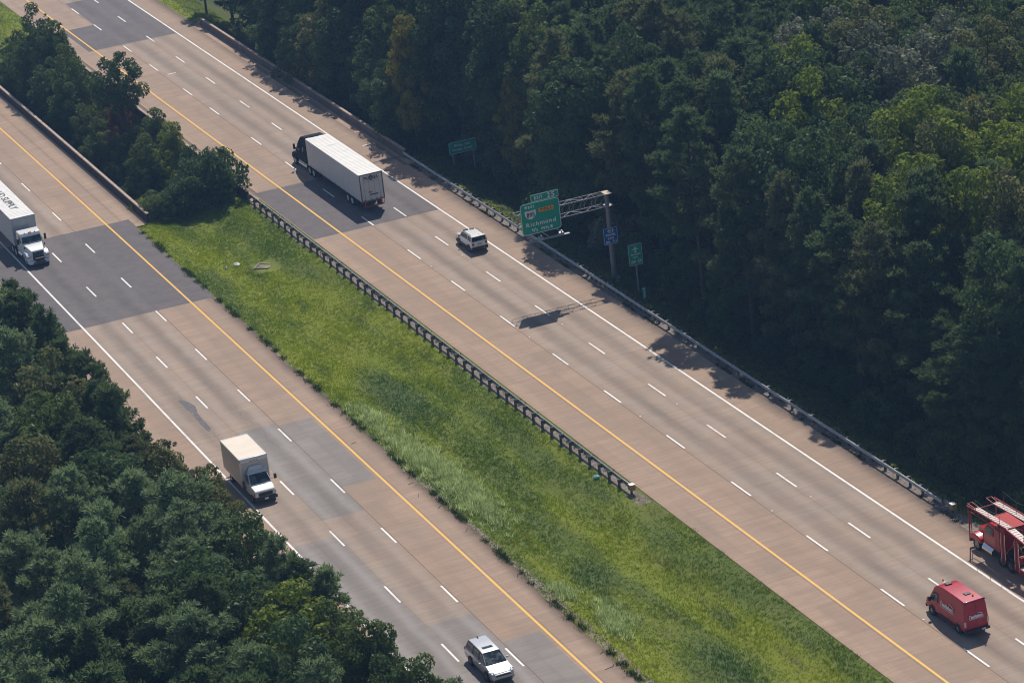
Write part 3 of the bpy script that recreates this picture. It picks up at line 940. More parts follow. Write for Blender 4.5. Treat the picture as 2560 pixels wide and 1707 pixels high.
# route shield (flat top, rounded bottom)
sh = []
sx, sy, sw, shh = .105 * W_, .485 * H_, .285 * W_, .285 * H_
for i in range(7):
    pass
sh = [(0.06, 1.0), (0.0, .94), (0.0, .55), (.06, .36), (.18, .18), (.34, .06), (.5, 0.0), (.66, .06), (.82, .18), (.94, .36), (1.0, .55), (1.0, .94), (.94, 1.0), (.5, .965)]
mb = MB(); plate(mb, [(sx + a * sw, sy + b_ * shh) for a, b_ in sh][::-1], Vector(org) + Vector((0, -.016, 0)), UX, UY, .012)
shield = mb.build('route_shield', M['sign_white'], main)
mb = MB()
text_rect(mb, "8", Vector(org) + Vector((0, -.021, 0)), UX, UY, sx + .17 * sw, sx + .37 * sw, sy + .25 * shh, sy + .76 * shh, bold=.016)
text_rect(mb, "9", Vector(org) + Vector((0, -.021, 0)), UX, UY, sx + .42 * sw, sx + .61 * sw, sy + .25 * shh, sy + .76 * shh, bold=.016)
text_rect(mb, "5", Vector(org) + Vector((0, -.021, 0)), UX, UY, sx + .66 * sw, sx + .85 * sw, sy + .25 * shh, sy + .76 * shh, bold=.016)
mb.build('route_number', M['ink_black'], main)
mb = MB(); plate(mb, rrect(.385 * W_, .135 * H_, .02, 2, .655 * W_, .715 * H_), Vector(org) + Vector((0, -.016, 0)), UX, UY, .012)
mb.build('toll_plaque', M['sign_yellow'], main)
letters(main, org, [("T", .505 * W_, .555 * W_, .682 * H_, .750 * H_), ("O", .588 * W_, .650 * W_, .680 * H_, .752 * H_), ("L", .688 * W_, .733 * W_, .682 * H_, .750 * H_), ("L", .768 * W_, .813 * W_, .682 * H_, .750 * H_)], M['ink_black'], bold=.014, name='toll_lettering', d=.022)
org2 = GL(8.83, 9.05, 9.40)
w2, h2 = 2.86, 0.68
tab = panel(G, 'exit_number_panel', org2, w2, h2, 0.06, M['sign_green'], 0.045, edge=0.01)
letters(tab, org2, [("E", .38, .53, .20, .49), ("X", .62, .80, .20, .49), ("I", .89, .93, .20, .49), ("T", 1.02, 1.20, .20, .49), ("2", 1.70, 2.00, .12, .55), ("5", 2.14, 2.44, .12, .55)], M['ink_white'], bold=.016)
# hangers, light bar and floodlights
mb = MB()
for x in (8.2, 9.7, 11.2):
    mb.box(*(GL(x - .04, 9.10, 0)[0], GL(x + .04, 0, 0)[0]), GL(0, 9.10, 0)[1], GL(0, 9.20, 0)[1], 6.25 - gz, (9.2 if x < 9 else 10.0) - gz)
    mb.box(GL(x - .03, 0, 0)[0], GL(x + .03, 0, 0)[0], GL(0, 7.55, 0)[1], GL(0, 9.2, 0)[1], 6.18 - gz, 6.25 - gz)
mb.build_each('hanger', M['truss_metal'], G)
mb = MB(); mb.box(GL(7.55, 0, 0)[0], GL(11.75, 0, 0)[0], GL(0, 7.35, 0)[1], GL(0, 7.75, 0)[1], 6.10 - gz, 6.16 - gz)
mb.build('catwalk', M['truss_metal'], G)
for x in (8.75, 10.85):
    mb = MB(); mb.hexa([GL(x - .28, 7.2, 6.17), GL(x + .28, 7.2, 6.17), GL(x + .28, 7.62, 6.17), GL(x - .28, 7.62, 6.17)], [GL(x - .24, 7.25, 6.42), GL(x + .24, 7.25, 6.42), GL(x + .22, 7.5, 6.52), GL(x - .22, 7.5, 6.52)])
    mb.build('floodlight', M['lamp_housing'], G, bevel=.02)
    mb = MB(); mb.rod(GL(x + .1, 7.45, 6.5), GL(x + .1, 7.45, 6.62), .07, 10)
    mb.build('photocell', M['sign_white'], G)
# blue travel information panel clamped on the pole
org3 = GL(15.98, 9.38, 3.28)
w3, h3 = 1.46, 1.66
blue = panel(G, 'travel_info_panel', org3, w3, h3, 0.09, M['sign_blue'], 0.035, edge=0.012)
letters(blue, org3, [("TRAVEL", .22, 1.24, .84, 1.06), ("INFO", .42, 1.05, .50, .71), ("DIAL", .16, .66, .14, .37), ("511", .88, 1.28, .14, .37)], M['ink_white'], bold=.010)
mb = MB()
def ell(w, h, cx, cy, n=24): return [(cx + w / 2 * math.cos(2 * math.pi * i / n), cy + h / 2 * math.sin(2 * math.pi * i / n)) for i in range(n)]
ring(mb, ell(.66, .36, .76, 1.34), ell(.58, .28, .76, 1.34), Vector(org3) + Vector((0, -.006, 0)), UX, UY)
text_rect(mb, "511", Vector(org3) + Vector((0, -.007, 0)), UX, UY, .52, .98, 1.25, 1.44, bold=.010)
mb.build('emblem', M['ink_white'], blue)

# ---------------------------------------------------------------- ground mounted signs
def post_sign(name, x, y, z0, w, h, label, face, r, posts, items, cat='sign', border=.035):
    gz_ = float(terrain_z(x, y))
    o = empty(name, (x, y, gz_), 0, label, cat)
    for px in posts:
        mb = MB(); mb.box(px - .06, px + .06, .02, .12, -.4, z0 + h - gz_ - .1)
        mb.build('post', M['lamp_housing'], o)
    og = (-w / 2, 0, z0 - gz_)
    p = panel(o, 'panel', og, w, h, r, face, border, edge=.01)
    letters(p, og, items, M['ink_white'], bold=.009)
    return o, p, og
a_, p_, og_ = post_sign('airport_sign', 17.15, 5.0, 2.30, 1.42, 2.12, 'green airport sign with a white aeroplane, on one post right of the gantry', M['sign_green'], .10, (0.0,),
                  [("Richmond", .26, 1.20, 1.02, 1.19), ("INT'L", .48, .96, .72, .88), ("EXIT", .24, .72, .25, .50), ("25", .90, 1.26, .25, .56)])
pl = [(0, .50), (.05, .46), (.06, .28), (.30, .14), (.32, .05), (.06, .12), (.05, -.12), (.14, -.20), (.14, -.27), (0, -.23)]
pl = pl + [(-a, b_) for a, b_ in pl[::-1][1:-1]]
mb = MB(); mb.add([(og_[0] + .72 + a * .95, -.006, og_[2] + 1.50 + b_ * .80) for a, b_ in pl], [tuple(range(len(pl)))])
mb.build('aeroplane_symbol', M['ink_white'], p_)
post_sign('mile_marker', 16.35, 2.0, 0.12, 0.30, 1.02, 'narrow teal mile marker on a thin post behind the guardrail', M['sign_teal'], .02, (0.0,),
          [("MILE", .05, .25, .84, .93), ("2", .08, .22, .58, .78), ("4", .08, .22, .34, .54), ("5", .08, .22, .08, .26)], cat='mile marker', border=.012)
post_sign('creek_sign', 20.05, 55.0, 0.30, 3.15, 1.36, 'green two line creek name sign on two posts against the dark wood', M['sign_green'], .18, (-1.2, 1.2),
          [("White", .62, 1.62, .76, 1.06), ("Oak", 1.85, 2.5, .76, 1.06), ("Swamp", .38, 1.52, .28, .56), ("Creek", 1.74, 2.72, .30, .60)], border=.045)

# ---------------------------------------------------------------- median drain and litter
d0 = empty('storm_drain', (-9.2, 37.1, float(terrain_z(-9.2, 37.1)) - .07), rad(-38), 'concrete median storm drain inlet with a slatted grate, sunk in the grass', 'storm drain')
mb = MB()
mb.box(-1.0, .5, -.75, -.58, -.3, .14); mb.box(-1.0, .3, .58, .75, -.3, .14); mb.box(-1.0, -.83, -.575, .575, -.3, .14); mb.box(.1, .6, -.575, .1, -.3, .10)
mb.box(-1.4, -1.01, -.9, -.80, -.3, .06)
mb.build('apron', M['drain_concrete'], d0)
mb = MB(); mb.box(-.82, .09, -.57, .57, -.3, -.12); mb.build('pit', M['ink_black'], d0)
mb = MB()
for i in range(5): mb.box(-.76 + i * .19, -.68 + i * .19, -.57, .57, .02, .08)
mb.build('grate', M['steel_dull'], d0)
def rag(name, x, y, s, mat, label, cat):
    mb = MB(); r_ = random.Random(int(x * 10 + y)); n = 7
    top = [(math.cos(6.28 * i / n) * s * r_.uniform(.6, 1.1), math.sin(6.28 * i / n) * s * r_.uniform(.5, 1.0), .05 + r_.uniform(0, .16)) for i in range(n)]
    mb.add([(0, 0, .28)] + top + [(a * .9, b_ * .9, -.05) for a, b_, c in top], [(0, 1 + i, 1 + (i + 1) % n) for i in range(n)] + [(1 + i, 1 + n + i, 1 + n + (i + 1) % n, 1 + (i + 1) % n) for i in range(n)])
    o = mb.build(name, mat); o.location = (x, y, float(terrain_z(x, y)) + .08); tag(o, label, cat)
rag('plastic_bag', -11.5, 39.2, .42, M['litter'], 'crumpled off-white plastic bag in the median grass left of the drain', 'litter')
rag('paper_scrap', -12.8, 38.8, .2, M['litter'], 'small white paper scrap in the grass by the crumpled bag', 'litter')
rag('plastic_sheet', -4.9, -32.9, .3, M['litter_blue'], 'pale turquoise scrap of plastic in grass beside the dark posted guardrail', 'litter')

# ---------------------------------------------------------------- vehicles
def wheel(parent, x, y, r, w, side, rim=None, name='wheel', rim_r=0.62):
    """side = +1: outer face towards +x"""
    mb = MB()
    n = 28; prof = [(-w / 2, r * .72), (-w / 2, r * .95), (-w / 2 + .03, r), (w / 2 - .03, r), (w / 2, r * .95), (w / 2, r * .72), (w / 2 - .03, r * rim_r), (-w / 2 + .03, r * rim_r)]
    vs = []
    for i in range(n):
        a = 2 * math.pi * i / n
        for px, pr in prof: vs.append((x + px, y + pr * math.cos(a), r + pr * math.sin(a)))
    m = len(prof)
    fs = [(i * m + j, i * m + (j + 1) % m, ((i + 1) % n) * m + (j + 1) % m, ((i + 1) % n) * m + j) for i in range(n) for j in range(m)]
    mb.add(vs, fs)
    o = mb.build(name, M['rubber'], parent, smooth=35)
    mb = MB()
    xo = x + side * (w / 2 - .035)
    mb.rod((xo - side * .05, y, r), (xo, y, r), r * rim_r * 1.0, 20)
    mb.rod((xo, y, r), (xo + side * .03, y, r), r * .2, 12)
    for k in range(5):
        a = 2 * math.pi * k / 5 + .3
        mb.rod((xo + side * .008, y, r), (xo + side * .008, y + math.cos(a) * r * rim_r * .93, r + math.sin(a) * r * rim_r * .93), r * .075, 6)
    mb.build('rim', rim or M['alloy'], o, smooth=35)
    return o


def poly_plate(mb, pts):
    mb.add(pts, [tuple(range(len(pts)))])


def side_windows(parent, hw_of, polys, mat, name='side_window', d=0.006):
    """polys = list of [(y,z)...] laid on both flanks; hw_of(z) gives half width"""
    for s in (-1, 1):
        for pl_ in polys:
            mb = MB()
            f = [(s * (hw_of(z) + d), y, z) for y, z in pl_]
            b_ = [(s * (hw_of(z) - .03), y, z) for y, z in pl_]
            n = len(f)
            mb.add(f + b_, [tuple(range(n)), tuple(range(2 * n - 1, n - 1, -1))] + [(i, n + i, n + (i + 1) % n, (i + 1) % n) for i in range(n)])
            mb.build(name, mat, parent)


def box_part(name, mat, parent, *b, bevel=0.0):
    mb = MB(); mb.box(*b); return mb.build(name, mat, parent, bevel=bevel)


def mirrors(parent, y, z, hw, size, mat, out=.22):
    for s in (-1, 1):
        mb = MB()
        mb.box(*(sorted((s * (hw + out - .1), s * (hw + out + .12)))), y - .06, y + .08, z - size / 2, z + size / 2)
        mb.rod((s * (hw - .02), y + .02, z - size * .3), (s * (hw + out), y + .02, z - size * .3), .02, 6)
        mb.build('mirror', mat, parent, bevel=.02)


# ---- articulated lorry -----------------------------------------------------
def semi(name, loc, rz, label, paint, roof_z, sleeper, front_panel, roof_text=None, rear_art=False, group=None):
    o = empty(name, loc, rz, label, 'truck', group)
    L = 16.15; hw = 1.285; z0, z1 = 1.18, 4.08
    mb = MB(); mb.box(-hw, hw, 0, L, z0, z1 - .03)
    tr = mb.build('trailer', M['trailer_white'], o)
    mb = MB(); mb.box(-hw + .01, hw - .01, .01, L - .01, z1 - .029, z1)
    for i in range(34):
        y = .4 + i * .46
        mb.box(-hw + .08, hw - .08, y, y + .05, z1, z1 + .012)
    mb.build('trailer_roof', M['trailer_roof'], tr)
    # side posts, rails
    mb = MB()
    for i in range(31):
        y = .3 + i * .52
        for s in (-1, 1):
            mb.box(*sorted((s * hw, s * (hw + .014))), y, y + .05, z0 + .14, z1 - .16)
    mb.build('side_post', M['trailer_white'], tr)
    mb = MB()
    for s in (-1, 1):
        mb.box(*sorted((s * (hw + .0), s * (hw + .022))), -.01, L + .01, z1 - .12, z1 - .02)
        mb.box(*sorted((s * (hw + .0), s * (hw + .022))), -.01, L + .01, z0 - .02, z0 + .12)
    mb.build_each('side_rail', M['box_side'], tr)
    mb = MB()
    for s in (-1, 1):
        for i in range(11):
            y = .5 + i * 1.45
            mb.box(*sorted((s * (hw + .022), s * (hw + .028))), y, y + .45, z0 + .02, z0 + .07)
    mb.build('reflective_tape', M['tape'], tr)
    # front wall
    mb = MB(); mb.box(-hw + .03, hw - .03, L, L + .02, z0 + .03, z1 - .05); mb.build('front_wall', front_panel, tr)
    # rear frame and doors
    mb = MB()
    mb.box(-hw - .01, -hw + .10, -.06, 0, z0 - .1, z1 + .005); mb.box(hw - .10, hw + .01, -.06, 0, z0 - .1, z1 + .005)
    mb.box(-hw + .1, hw - .1, -.06, 0, z1 - .12, z1 + .005); mb.box(-hw + .1, hw - .1, -.06, 0, z0 - .1, z0 + .02)
    mb.build('rear_frame', M['steel_dull'], tr)
    for s in (-1, 1):
        mb = MB(); mb.box(*sorted((s * .012, s * (hw - .11))), -.035, -.002, z0 + .03, z1 - .13)
        d = mb.build('rear_door', M['trailer_white'], tr)
    mb = MB()
    for s in (-1, 1):
        for x in (.30, .85): mb.rod((s * x, -.06, z0 + .02), (s * x, -.06, z1 - .14), .016, 6)
    mb.build_each('lock_rod', M['steel'], tr)
    if rear_art:
        mb = MB(); text_rect(mb, "PREMIER", (0, -.045, 0), (1, 0, 0), (0, 0, 1), -.78, .80, 3.42, 3.76, bold=.012)
        mb.box(-.78, .85, -.044, -.038, 3.20, 3.22)
        mb.build('rear_lettering', M['ink_dark'], tr)
        mb = MB(); text_rect(mb, "D", (0, -.05, 0), (1, 0, 0), (0, 0, 1), -.12, .18, 3.36, 3.86, bold=.03); mb.build('rear_emblem', M['ink_dark'], tr)
        mb = MB(); mb.box(-.42, -.02, -.045, -.037, 1.98, 2.14); mb.build('warning_sticker', M['sticker_orange'], tr)
        mb = MB(); mb.box(-.32, .60, -.045, -.037, 1.72, 1.84); mb.build('dark_band', M['ink_dark'], tr)
        mb = MB(); mb.box(-1.17, -1.12, -.045, -.037, 3.4, 3.8); mb.box(1.0, 1.05, -.045, -.037, 3.4, 3.8); mb.build_each('clearance_mark', M['ink_white'], tr)
        mb = MB()
        for a, b_ in ((-1.0, -.7), (-.35, -.1), (.3, .5), (.72, 1.0)): mb.box(a, b_, -.045, -.037, 1.24, 1.31)
        mb.build('door_tape', M['tape'], tr)
    if roof_text:
        mb = MB()
        text_rect(mb, roof_text, (0, 0, z1 + .016), (0, 1, 0), (-1, 0, 0), L - 12.6, L - 3.05, -.34, .42, bold=.03)
        mb.build('roof_lettering', M['ink_black'], tr)
    else:
        mb = MB(); mb.box(-.2, .75, L - 4.05, L - 3.85, z1 + .003, z1 + .02); mb.box(.72, .95, L - 7.0, L - 6.86, z1 + .003, z1 + .02)
        mb.build_each('roof_vent', M['sign_white'], tr)
    # underride guard, mudflaps, lamps, bogie
    mb = MB()
    mb.box(-1.1, 1.1, -.05, .05, .50, .62)
    for x in (-.9, .9): mb.box(x - .05, x + .05, -.04, .06, .62, z0 - .1)
    mb.box(.75, 1.2, -.08, -.04, .62, .66); mb.box(1.16, 1.2, -.08, -.04, .55, z0 - .1); mb.box(.75, .79, -.08, -.04, .55, z0 - .1)
    mb.build('underride_guard', M['tape'], o)
    mb = MB()
    for x in (-.9, .9): mb.box(x - .3, x + .3, .62, .65, .25, z0 - .1)
    mb.build_each('mud_flap', M['black_plastic'], o)
    mb = MB(); mb.box(-.75, .75, .3, 4.6, .85, z0 - .005); mb.box(-.5, .5, 4.6, L - .4, 1.0, z0 - .005)
    mb.build('chassis', M['black_plastic'], o)
    mb = MB()
    for s in (-1, 1):
        for x in (.95, 1.08): mb.box(*sorted((s * (x - .05), s * (x + .05))), -.075, -.062, z0 - .08, z0 + .0)
    mb.build_each('tail_lamp', M['red_lens'], o)
    mb = MB()
    for s in (-1, 1):
        mb.box(min(s * .7, s * .85), max(s * .7, s * .85), 12.6, 12.75, .2, 1.0)
    mb.build_each('landing_gear', M['steel_dull'], o)
    rr = .51
    for y in (3.15, 4.42):
        for s in (-1, 1): wheel(o, s * 1.03, y, rr, .48, s, M['trailer_white'])
    # tractor
    base = L + .75                           # back of the cab
    ext = 1.9 if sleeper else .7
    for y in (L - 1.35, L - .05):
        for s in (-1, 1): wheel(o, s * 1.03, y, rr, .50, s, M['trailer_white'])
    mb = MB(); mb.box(-.45, .45, L - 2.0, base + ext + 3.6, .65, 1.0); mb.build('frame_rail', M['black_plastic'], o)
    yb = base; yc_ = base + ext               # start of the door
    yd = yc_ + 1.25                           # foot of the windscreen
    yf = yd + 1.85                            # front
    zr = roof_z
    if sleeper:   # tall aerodynamic sleeper
        prof = [(yb, .95, 1.2), (yb, zr - .05, 1.17), (yb + .12, zr, 1.12), (yb + 1.0, zr - .03, 1.08), (yb + 1.7, zr - .28, 1.05), (yc_ + .55, 3.02, 1.10), (yd - .02, 2.05, 1.18), (yd, 1.0, 1.2)]
    else:
        prof = [(yb, .95, 1.2), (yb, zr - .06, 1.14), (yb + .1, zr, 1.08), (yb + 1.35, zr - .04, 1.05), (yb + 1.6, zr - .30, 1.06), (yd - .02, 2.0, 1.12), (yd, 1.0, 1.2)]
    mb = MB(); mb.prism(prof)
    cab = mb.build('cab', paint, o, smooth=40, bevel=.07, seg=3)
    hood = [(yd - .02, .62, 1.16), (yd - .02, 1.98, 1.0), (yd + .5, 1.92, .92), (yf - .35, 1.72, .74), (yf - .12, 1.60, .68), (yf - .02, .62, .74)]
    mb = MB(); mb.prism(hood); mb.build('bonnet', paint, o, smooth=40, bevel=.08, seg=3)
    for s in (-1, 1):   # wings
        pr = [(yd + .15, .62), (yd + .15, 1.25), (yd + .45, 1.42), (yf - .6, 1.38), (yf - .18, 1.15), (yf - .02, .62)]
        mb = MB(); f = [(s * 1.2, y, z) for y, z in pr]; b_ = [(s * .62, y, z + .08) for y, z in pr]; n = len(pr)
        mb.add(f + b_, [tuple(range(n)), tuple(range(2 * n - 1, n - 1, -1))] + [(i, n + i, n + (i + 1) % n, (i + 1) % n) for i in range(n)])
        w_ = mb.build('wing', paint, o, smooth=40, bevel=.07, seg=3)
        mb = MB(); a, b2 = sorted((s * .80, s * 1.12)); mb.box(a, b2, yf - .20, yf - .03, .93, 1.18)
        mb.build('headlamp', M['clear_lens'], w_, bevel=.04)
        mb = MB(); a, b2 = sorted((s * 1.10, s * 1.185)); mb.box(a, b2, yf - .28, yf - .09, .98, 1.1)
        mb.build('indicator', M['amber'], w_)
    mb = MB(); mb.hexa([(-1.18, yf - .35, .30), (1.18, yf - .35, .30), (.95, yf + .18, .30), (-.95, yf + .18, .30)], [(-1.2, yf - .35, .66), (1.2, yf - .35, .66), (.98, yf + .2, .66), (-.98, yf + .2, .66)])
    mb.build('bumper', paint if not sleeper else M['chrome'], o, smooth=40, bevel=.07, seg=3)
    mb = MB(); mb.box(-.66, .66, yf + .195, yf + .215, .36, .52); mb.build('bumper_vent', M['ink_black'], o)
    mb = MB(); mb.hexa([(-.60, yf - .06, .72), (.60, yf - .06, .72), (.60, yf + .02, .72), (-.60, yf + .02, .72)], [(-.54, yf - .20, 1.52), (.54, yf - .20, 1.52), (.54, yf - .11, 1.52), (-.54, yf - .11, 1.52)])
    gr_ = mb.build('grille', M['ink_black'], o)
    mb = MB()
    for x in (-.36, -.12, .12, .36): mb.rod((x, yf + .035, .74), (x * .94, yf - .10, 1.5), .012, 6)
    for i in range(6):
        z = .80 + i * .13; yy = yf + .03 - (z - .72) * .165; mb.rod((-.56, yy, z), (.56, yy, z), .010, 5)
    mb.build('grille_bar', M['steel'], gr_)
    # windscreen
    if sleeper: a = (yc_ + .55, 3.02, 1.10)
    else: a = (yb + 1.6, zr - .30, 1.06)
    b_ = (yd - .02, 2.05 if sleeper else 2.0, 1.16 if sleeper else 1.12)
    nrm = Vector((0, a[1] - b_[1], b_[0] - a[0])).normalized()
    mb = MB()
    def wp(t, xs_): return Vector((xs_ * (a[2] + (b_[2] - a[2]) * t), a[0] + (b_[0] - a[0]) * t, a[1] + (b_[1] - a[1]) * t)) + nrm * .012
    q = [wp(.10, -.90), wp(.10, .90), wp(.93, .93), wp(.93, -.93)]
    mb.add(q + [p - nrm * .02 for p in q], [(0, 1, 2, 3), (7, 6, 5, 4), (0, 4, 5, 1), (1, 5, 6, 2), (2, 6, 7, 3), (3, 7, 4, 0)])
    ws = mb.build('windscreen', M['glass'], cab)
    mb = MB()
    for x in (-.5, .25): mb.rod(wp(.96, x) + nrm * .02, wp(.88, x + .55) + nrm * .02, .014, 5)
    mb.build('wiper', M['ink_black'], ws)
    hwz = lambda z: 1.2 - max(0, (z - 1.0)) * (.035 if sleeper else .055)
    side_windows(cab, hwz, [[(yc_ + .15, 2.1), (yd - .2, 2.1), (yc_ + .72 if sleeper else yc_ + .45, 2.72 if sleeper else 2.6), (yc_ + .15, 2.76 if sleeper else 2.62)]], M['glass'], d=.035)
    if sleeper:
        side_windows(cab, hwz, [[(yb + .75, 2.2), (yb + 1.05, 2.2), (yb + 1.05, 2.7), (yb + .75, 2.7)]], M['glass'], d=.035)
        mb = MB()
        for s in (-1, 1):
            a2, b2 = sorted((s * 1.10, s * 1.19)); mb.box(a2, b2, base - .65, base + .02, .95, zr - .15)
        mb.build_each('side_fairing', paint, cab, bevel=.03)
        mb = MB()
        for s in (-1, 1):
            mb.rod((s * .95, yb - .05, 3.3), (s * .95, yb - .05, 3.86), .02, 6); mb.rod((s * .95, yb - .05, 3.86), (s * .6, yb - .05, 3.86), .02, 6)
        mb.build('grab_rail', M['sign_white'], cab)
    else:
        mb = MB()
        for x in (-.55, -.12, 0, .12, .55): mb.box(x - .04, x + .04, yb + 1.30, yb + 1.42, zr - .09, zr + .0)
        mb.build_each('marker_lamp', M['amber'], cab)
    mirrors(cab, yd - .15, 2.35, 1.16, .62, M['black_plastic'], .26)
    mb = MB()
    for s in (-1, 1):
        mb.box(min(s * 1.02, s * 1.12), max(s * 1.02, s * 1.12), yf - 1.2, yf - 1.08, 1.75, 1.98)
        mb.rod((s * .8, yf - 1.14, 1.6), (s * 1.07, yf - 1.14, 1.85), .015, 6)
    mb.build_each('bonnet_mirror', M['black_plastic'], o)
    for s in (-1, 1):
        mb = MB(); mb.rod((s * .95, yb + .1, .62), (s * .95, yd - .5, .62), .30, 18)
        t_ = mb.build('fuel_tank', M['chrome'], o, smooth=40)
        mb = MB()
        for y in (yb + .5, yb + 1.2, yb + 1.9): mb.box(min(s * .9, s * 1.26), max(s * .9, s * 1.26), y, y + .22, .92, .95)
        mb.build('step', M['steel'], t_)
        wheel(o, s * 1.05, yf - .95, rr, .30, s, M['chrome'])
    return o


semi('articulated_lorry', (5.45, 44.1, 0), 0.0, 'dark cab articulated lorry pulling a long white trailer away on the far road', M['dark_paint'], 3.93, True, M['grey_panel'],
     rear_art=True, group='articulated lorries')
semi('articulated_lorry', (-28.43, 72.15, 0), math.pi - .007, 'white cab articulated lorry with lettered white trailer roof coming down the near road', M['white_paint'], 3.0, False, M['grey_panel'],
     roof_text="602 HD SUPPLY", group='articulated lorries')


# ---- box truck -------------------------------------------------------------
def box_truck(loc, rz):
    o = empty('box_truck', loc, rz, 'short white box truck with cream roof beside the left wood on the near road', 'truck')
    hw = 1.22; L = 5.1; z0, z1 = .95, 3.35
    mb = MB(); mb.box(-hw, hw, 0, L, z0, z1 - .02); b = mb.build('cargo_box', M['box_side'], o)
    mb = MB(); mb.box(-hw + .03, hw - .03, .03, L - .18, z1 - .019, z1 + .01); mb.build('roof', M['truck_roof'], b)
    mb = MB()
    mb.box(-hw - .015, hw + .015, -.03, .04, z1 - .08, z1 + .025)
    for s in (-1, 1):
        mb.box(min(s * hw, s * (hw + .015)), max(s * hw, s * (hw + .015)), 0, L, z1 - .08, z1 + .022)
        mb.box(min(s * hw, s * (hw + .015)), max(s * hw, s * (hw + .015)), 0, L, z0 - .04, z0 + .1)
        mb.box(min(s * (hw - .06), s * (hw + .015)), max(s * (hw - .06), s * (hw + .015)), L - .02, L + .03, z0, z1 - .25)
    mb.build('trim', M['white_paint'], b)
    mb = MB(); mb.hexa([(-hw, L - .16, z1 - .30), (hw, L - .16, z1 - .30), (hw, L + .10, z1 - .34), (-hw, L + .10, z1 - .34)], [(-hw, L - .18, z1 + .02), (hw, L - .18, z1 + .02), (hw - .03, L + .02, z1), (-hw + .03, L + .02, z1)])
    mb.build('nose_cap', M['white_paint'], b, smooth=40, bevel=.06, seg=3)
    mb = MB()
    for x in (-.25, 0, .25): mb.box(x - .06, x + .06, L + .10, L + .125, z1 - .30, z1 - .25)
    mb.build_each('marker_lamp', M['red_lens'], b)
    mb = MB(); mb.box(-.45, .45, L + .02, L + .35, 2.15, 2.35); 
    # cab
    prof = [(L + .04, .6, .98), (L + .04, 2.15, .84), (L + .2, 2.24, .80), (L + .62, 2.18, .80), (L + 1.3, 1.42, .96), (L + 1.35, .6, 1.0)]
    mb = MB(); mb.prism(prof); cab = mb.build('cab', M['white_paint'], o, smooth=40, bevel=.06, seg=3)
    mb = MB(); mb.prism([(L + .04, 2.20, .74), (L + .05, 2.60, .50), (L + .09, 2.60, .50), (L + .24, 2.22, .70)])
    mb.build('wind_deflector', M['white_paint'], cab, smooth=40, bevel=.05, seg=3)
    mb = MB(); mb.prism([(L + 1.28, .62, 1.0), (L + 1.28, 1.40, .95), (L + 1.9, 1.30, .93), (L + 2.28, 1.12, .88), (L + 2.32, .62, .9)])
    mb.build('bonnet', M['white_paint'], o, smooth=40, bevel=.09, seg=3)
    a = (L + .62, 2.18, .80); c = (L + 1.3, 1.42, .96)
    nrm = Vector((0, a[1] - c[1], c[0] - a[0])).normalized()
    wp = lambda t, k_: Vector((k_ * (a[2] + (c[2] - a[2]) * t), a[0] + (c[0] - a[0]) * t, a[1] + (c[1] - a[1]) * t)) + nrm * .012
    q = [wp(.08, -.92), wp(.08, .92), wp(.95, .92), wp(.95, -.92)]
    mb = MB(); mb.add(q + [p - nrm * .03 for p in q], [(0, 1, 2, 3), (7, 6, 5, 4), (0, 4, 5, 1), (1, 5, 6, 2), (2, 6, 7, 3), (3, 7, 4, 0)])
    mb.build('windscreen', M['glass'], cab)
    side_windows(cab, lambda z: .99 - (z - .6) * .095, [[(L + .18, 1.45), (L + 1.12, 1.45), (L + .58, 2.05), (L + .18, 2.05)]], M['glass'], d=.03)
    mirrors(cab, L + 1.0, 1.65, .95, .42, M['black_plastic'], .42)
    mb = MB(); mb.box(-.60, .60, L + 2.30, L + 2.34, .72, 1.04); mb.build('grille', M['ink_black'], o)
    for s in (-1, 1):
        mb = MB(); mb.box(min(s * .62, s * .88), max(s * .62, s * .88), L + 2.24, L + 2.33, .80, 1.02)
        mb.build('headlamp', M['clear_lens'], o, bevel=.02)
        mb = MB(); mb.box(min(s * .86, s * .93), max(s * .86, s * .93), L + 2.05, L + 2.28, .78, .98); mb.build('indicator', M['amber'], o)
    mb = MB(); mb.box(-.98, .98, L + 2.22, L + 2.46, .36, .66); bp = mb.build('bumper', M['black_plastic'], o, bevel=.05)
    mb = MB(); mb.box(-.16, .16, L + 2.462, L + 2.475, .44, .60); mb.build('number_plate', M['ink_white'], bp)
    mb = MB(); mb.box(-.45, .45, -.2, L + 2.0, .55, .93); mb.box(-1.0, 1.0, -.25, -.05, .5, .62); mb.build('chassis', M['black_plastic'], o)
    for s in (-1, 1):
        wheel(o, s * .88, L + 1.55, .38, .24, s); wheel(o, s * .88, 1.35, .38, .42, s, M['white_paint'])
    return o
box_truck((-29.27, -13.35, 0), math.pi - .012)


# ---- passenger cars --------------------------------------------------------
def car(name, loc, rz, label, cat, paint, roofpaint, body, glasshouse, roof, wheels, r, w, extras, group=None):
    """body: side profile [(y,z,hw)], glasshouse: [(y,z,hw)], roof: [(y,z,hw)] thin"""
    o = empty(name, loc, rz, label, cat, group)
    mb = MB(); mb.prism(body); b = mb.build('body', paint, o, smooth=45, bevel=.11, seg=4)
    mb = MB(); mb.prism(glasshouse); g = mb.build('glasshouse', M['glass'], o, smooth=40, bevel=.06, seg=3)
    mb = MB(); mb.prism(roof); rf = mb.build('roof', roofpaint, o, smooth=45, bevel=.035, seg=3)
    for y in wheels:
        for s in (-1, 1):
            # dark wheel housing then the wheel
            hw_ = w / 2
            mb = MB(); mb.rod((s * (hw_ - .30), y, r * 1.0), (s * (hw_ + .012), y, r * 1.0), r * 1.17, 26)
            mb.build('wheel_arch', M['black_plastic'], o, smooth=40)
            wheel(o, s * (hw_ - .10), y, r, .24, s)
    extras(o, b, g, rf)
    return o


def pillar(mb, a, b, t=.045):
    mb.rod(a, b, t, 6)


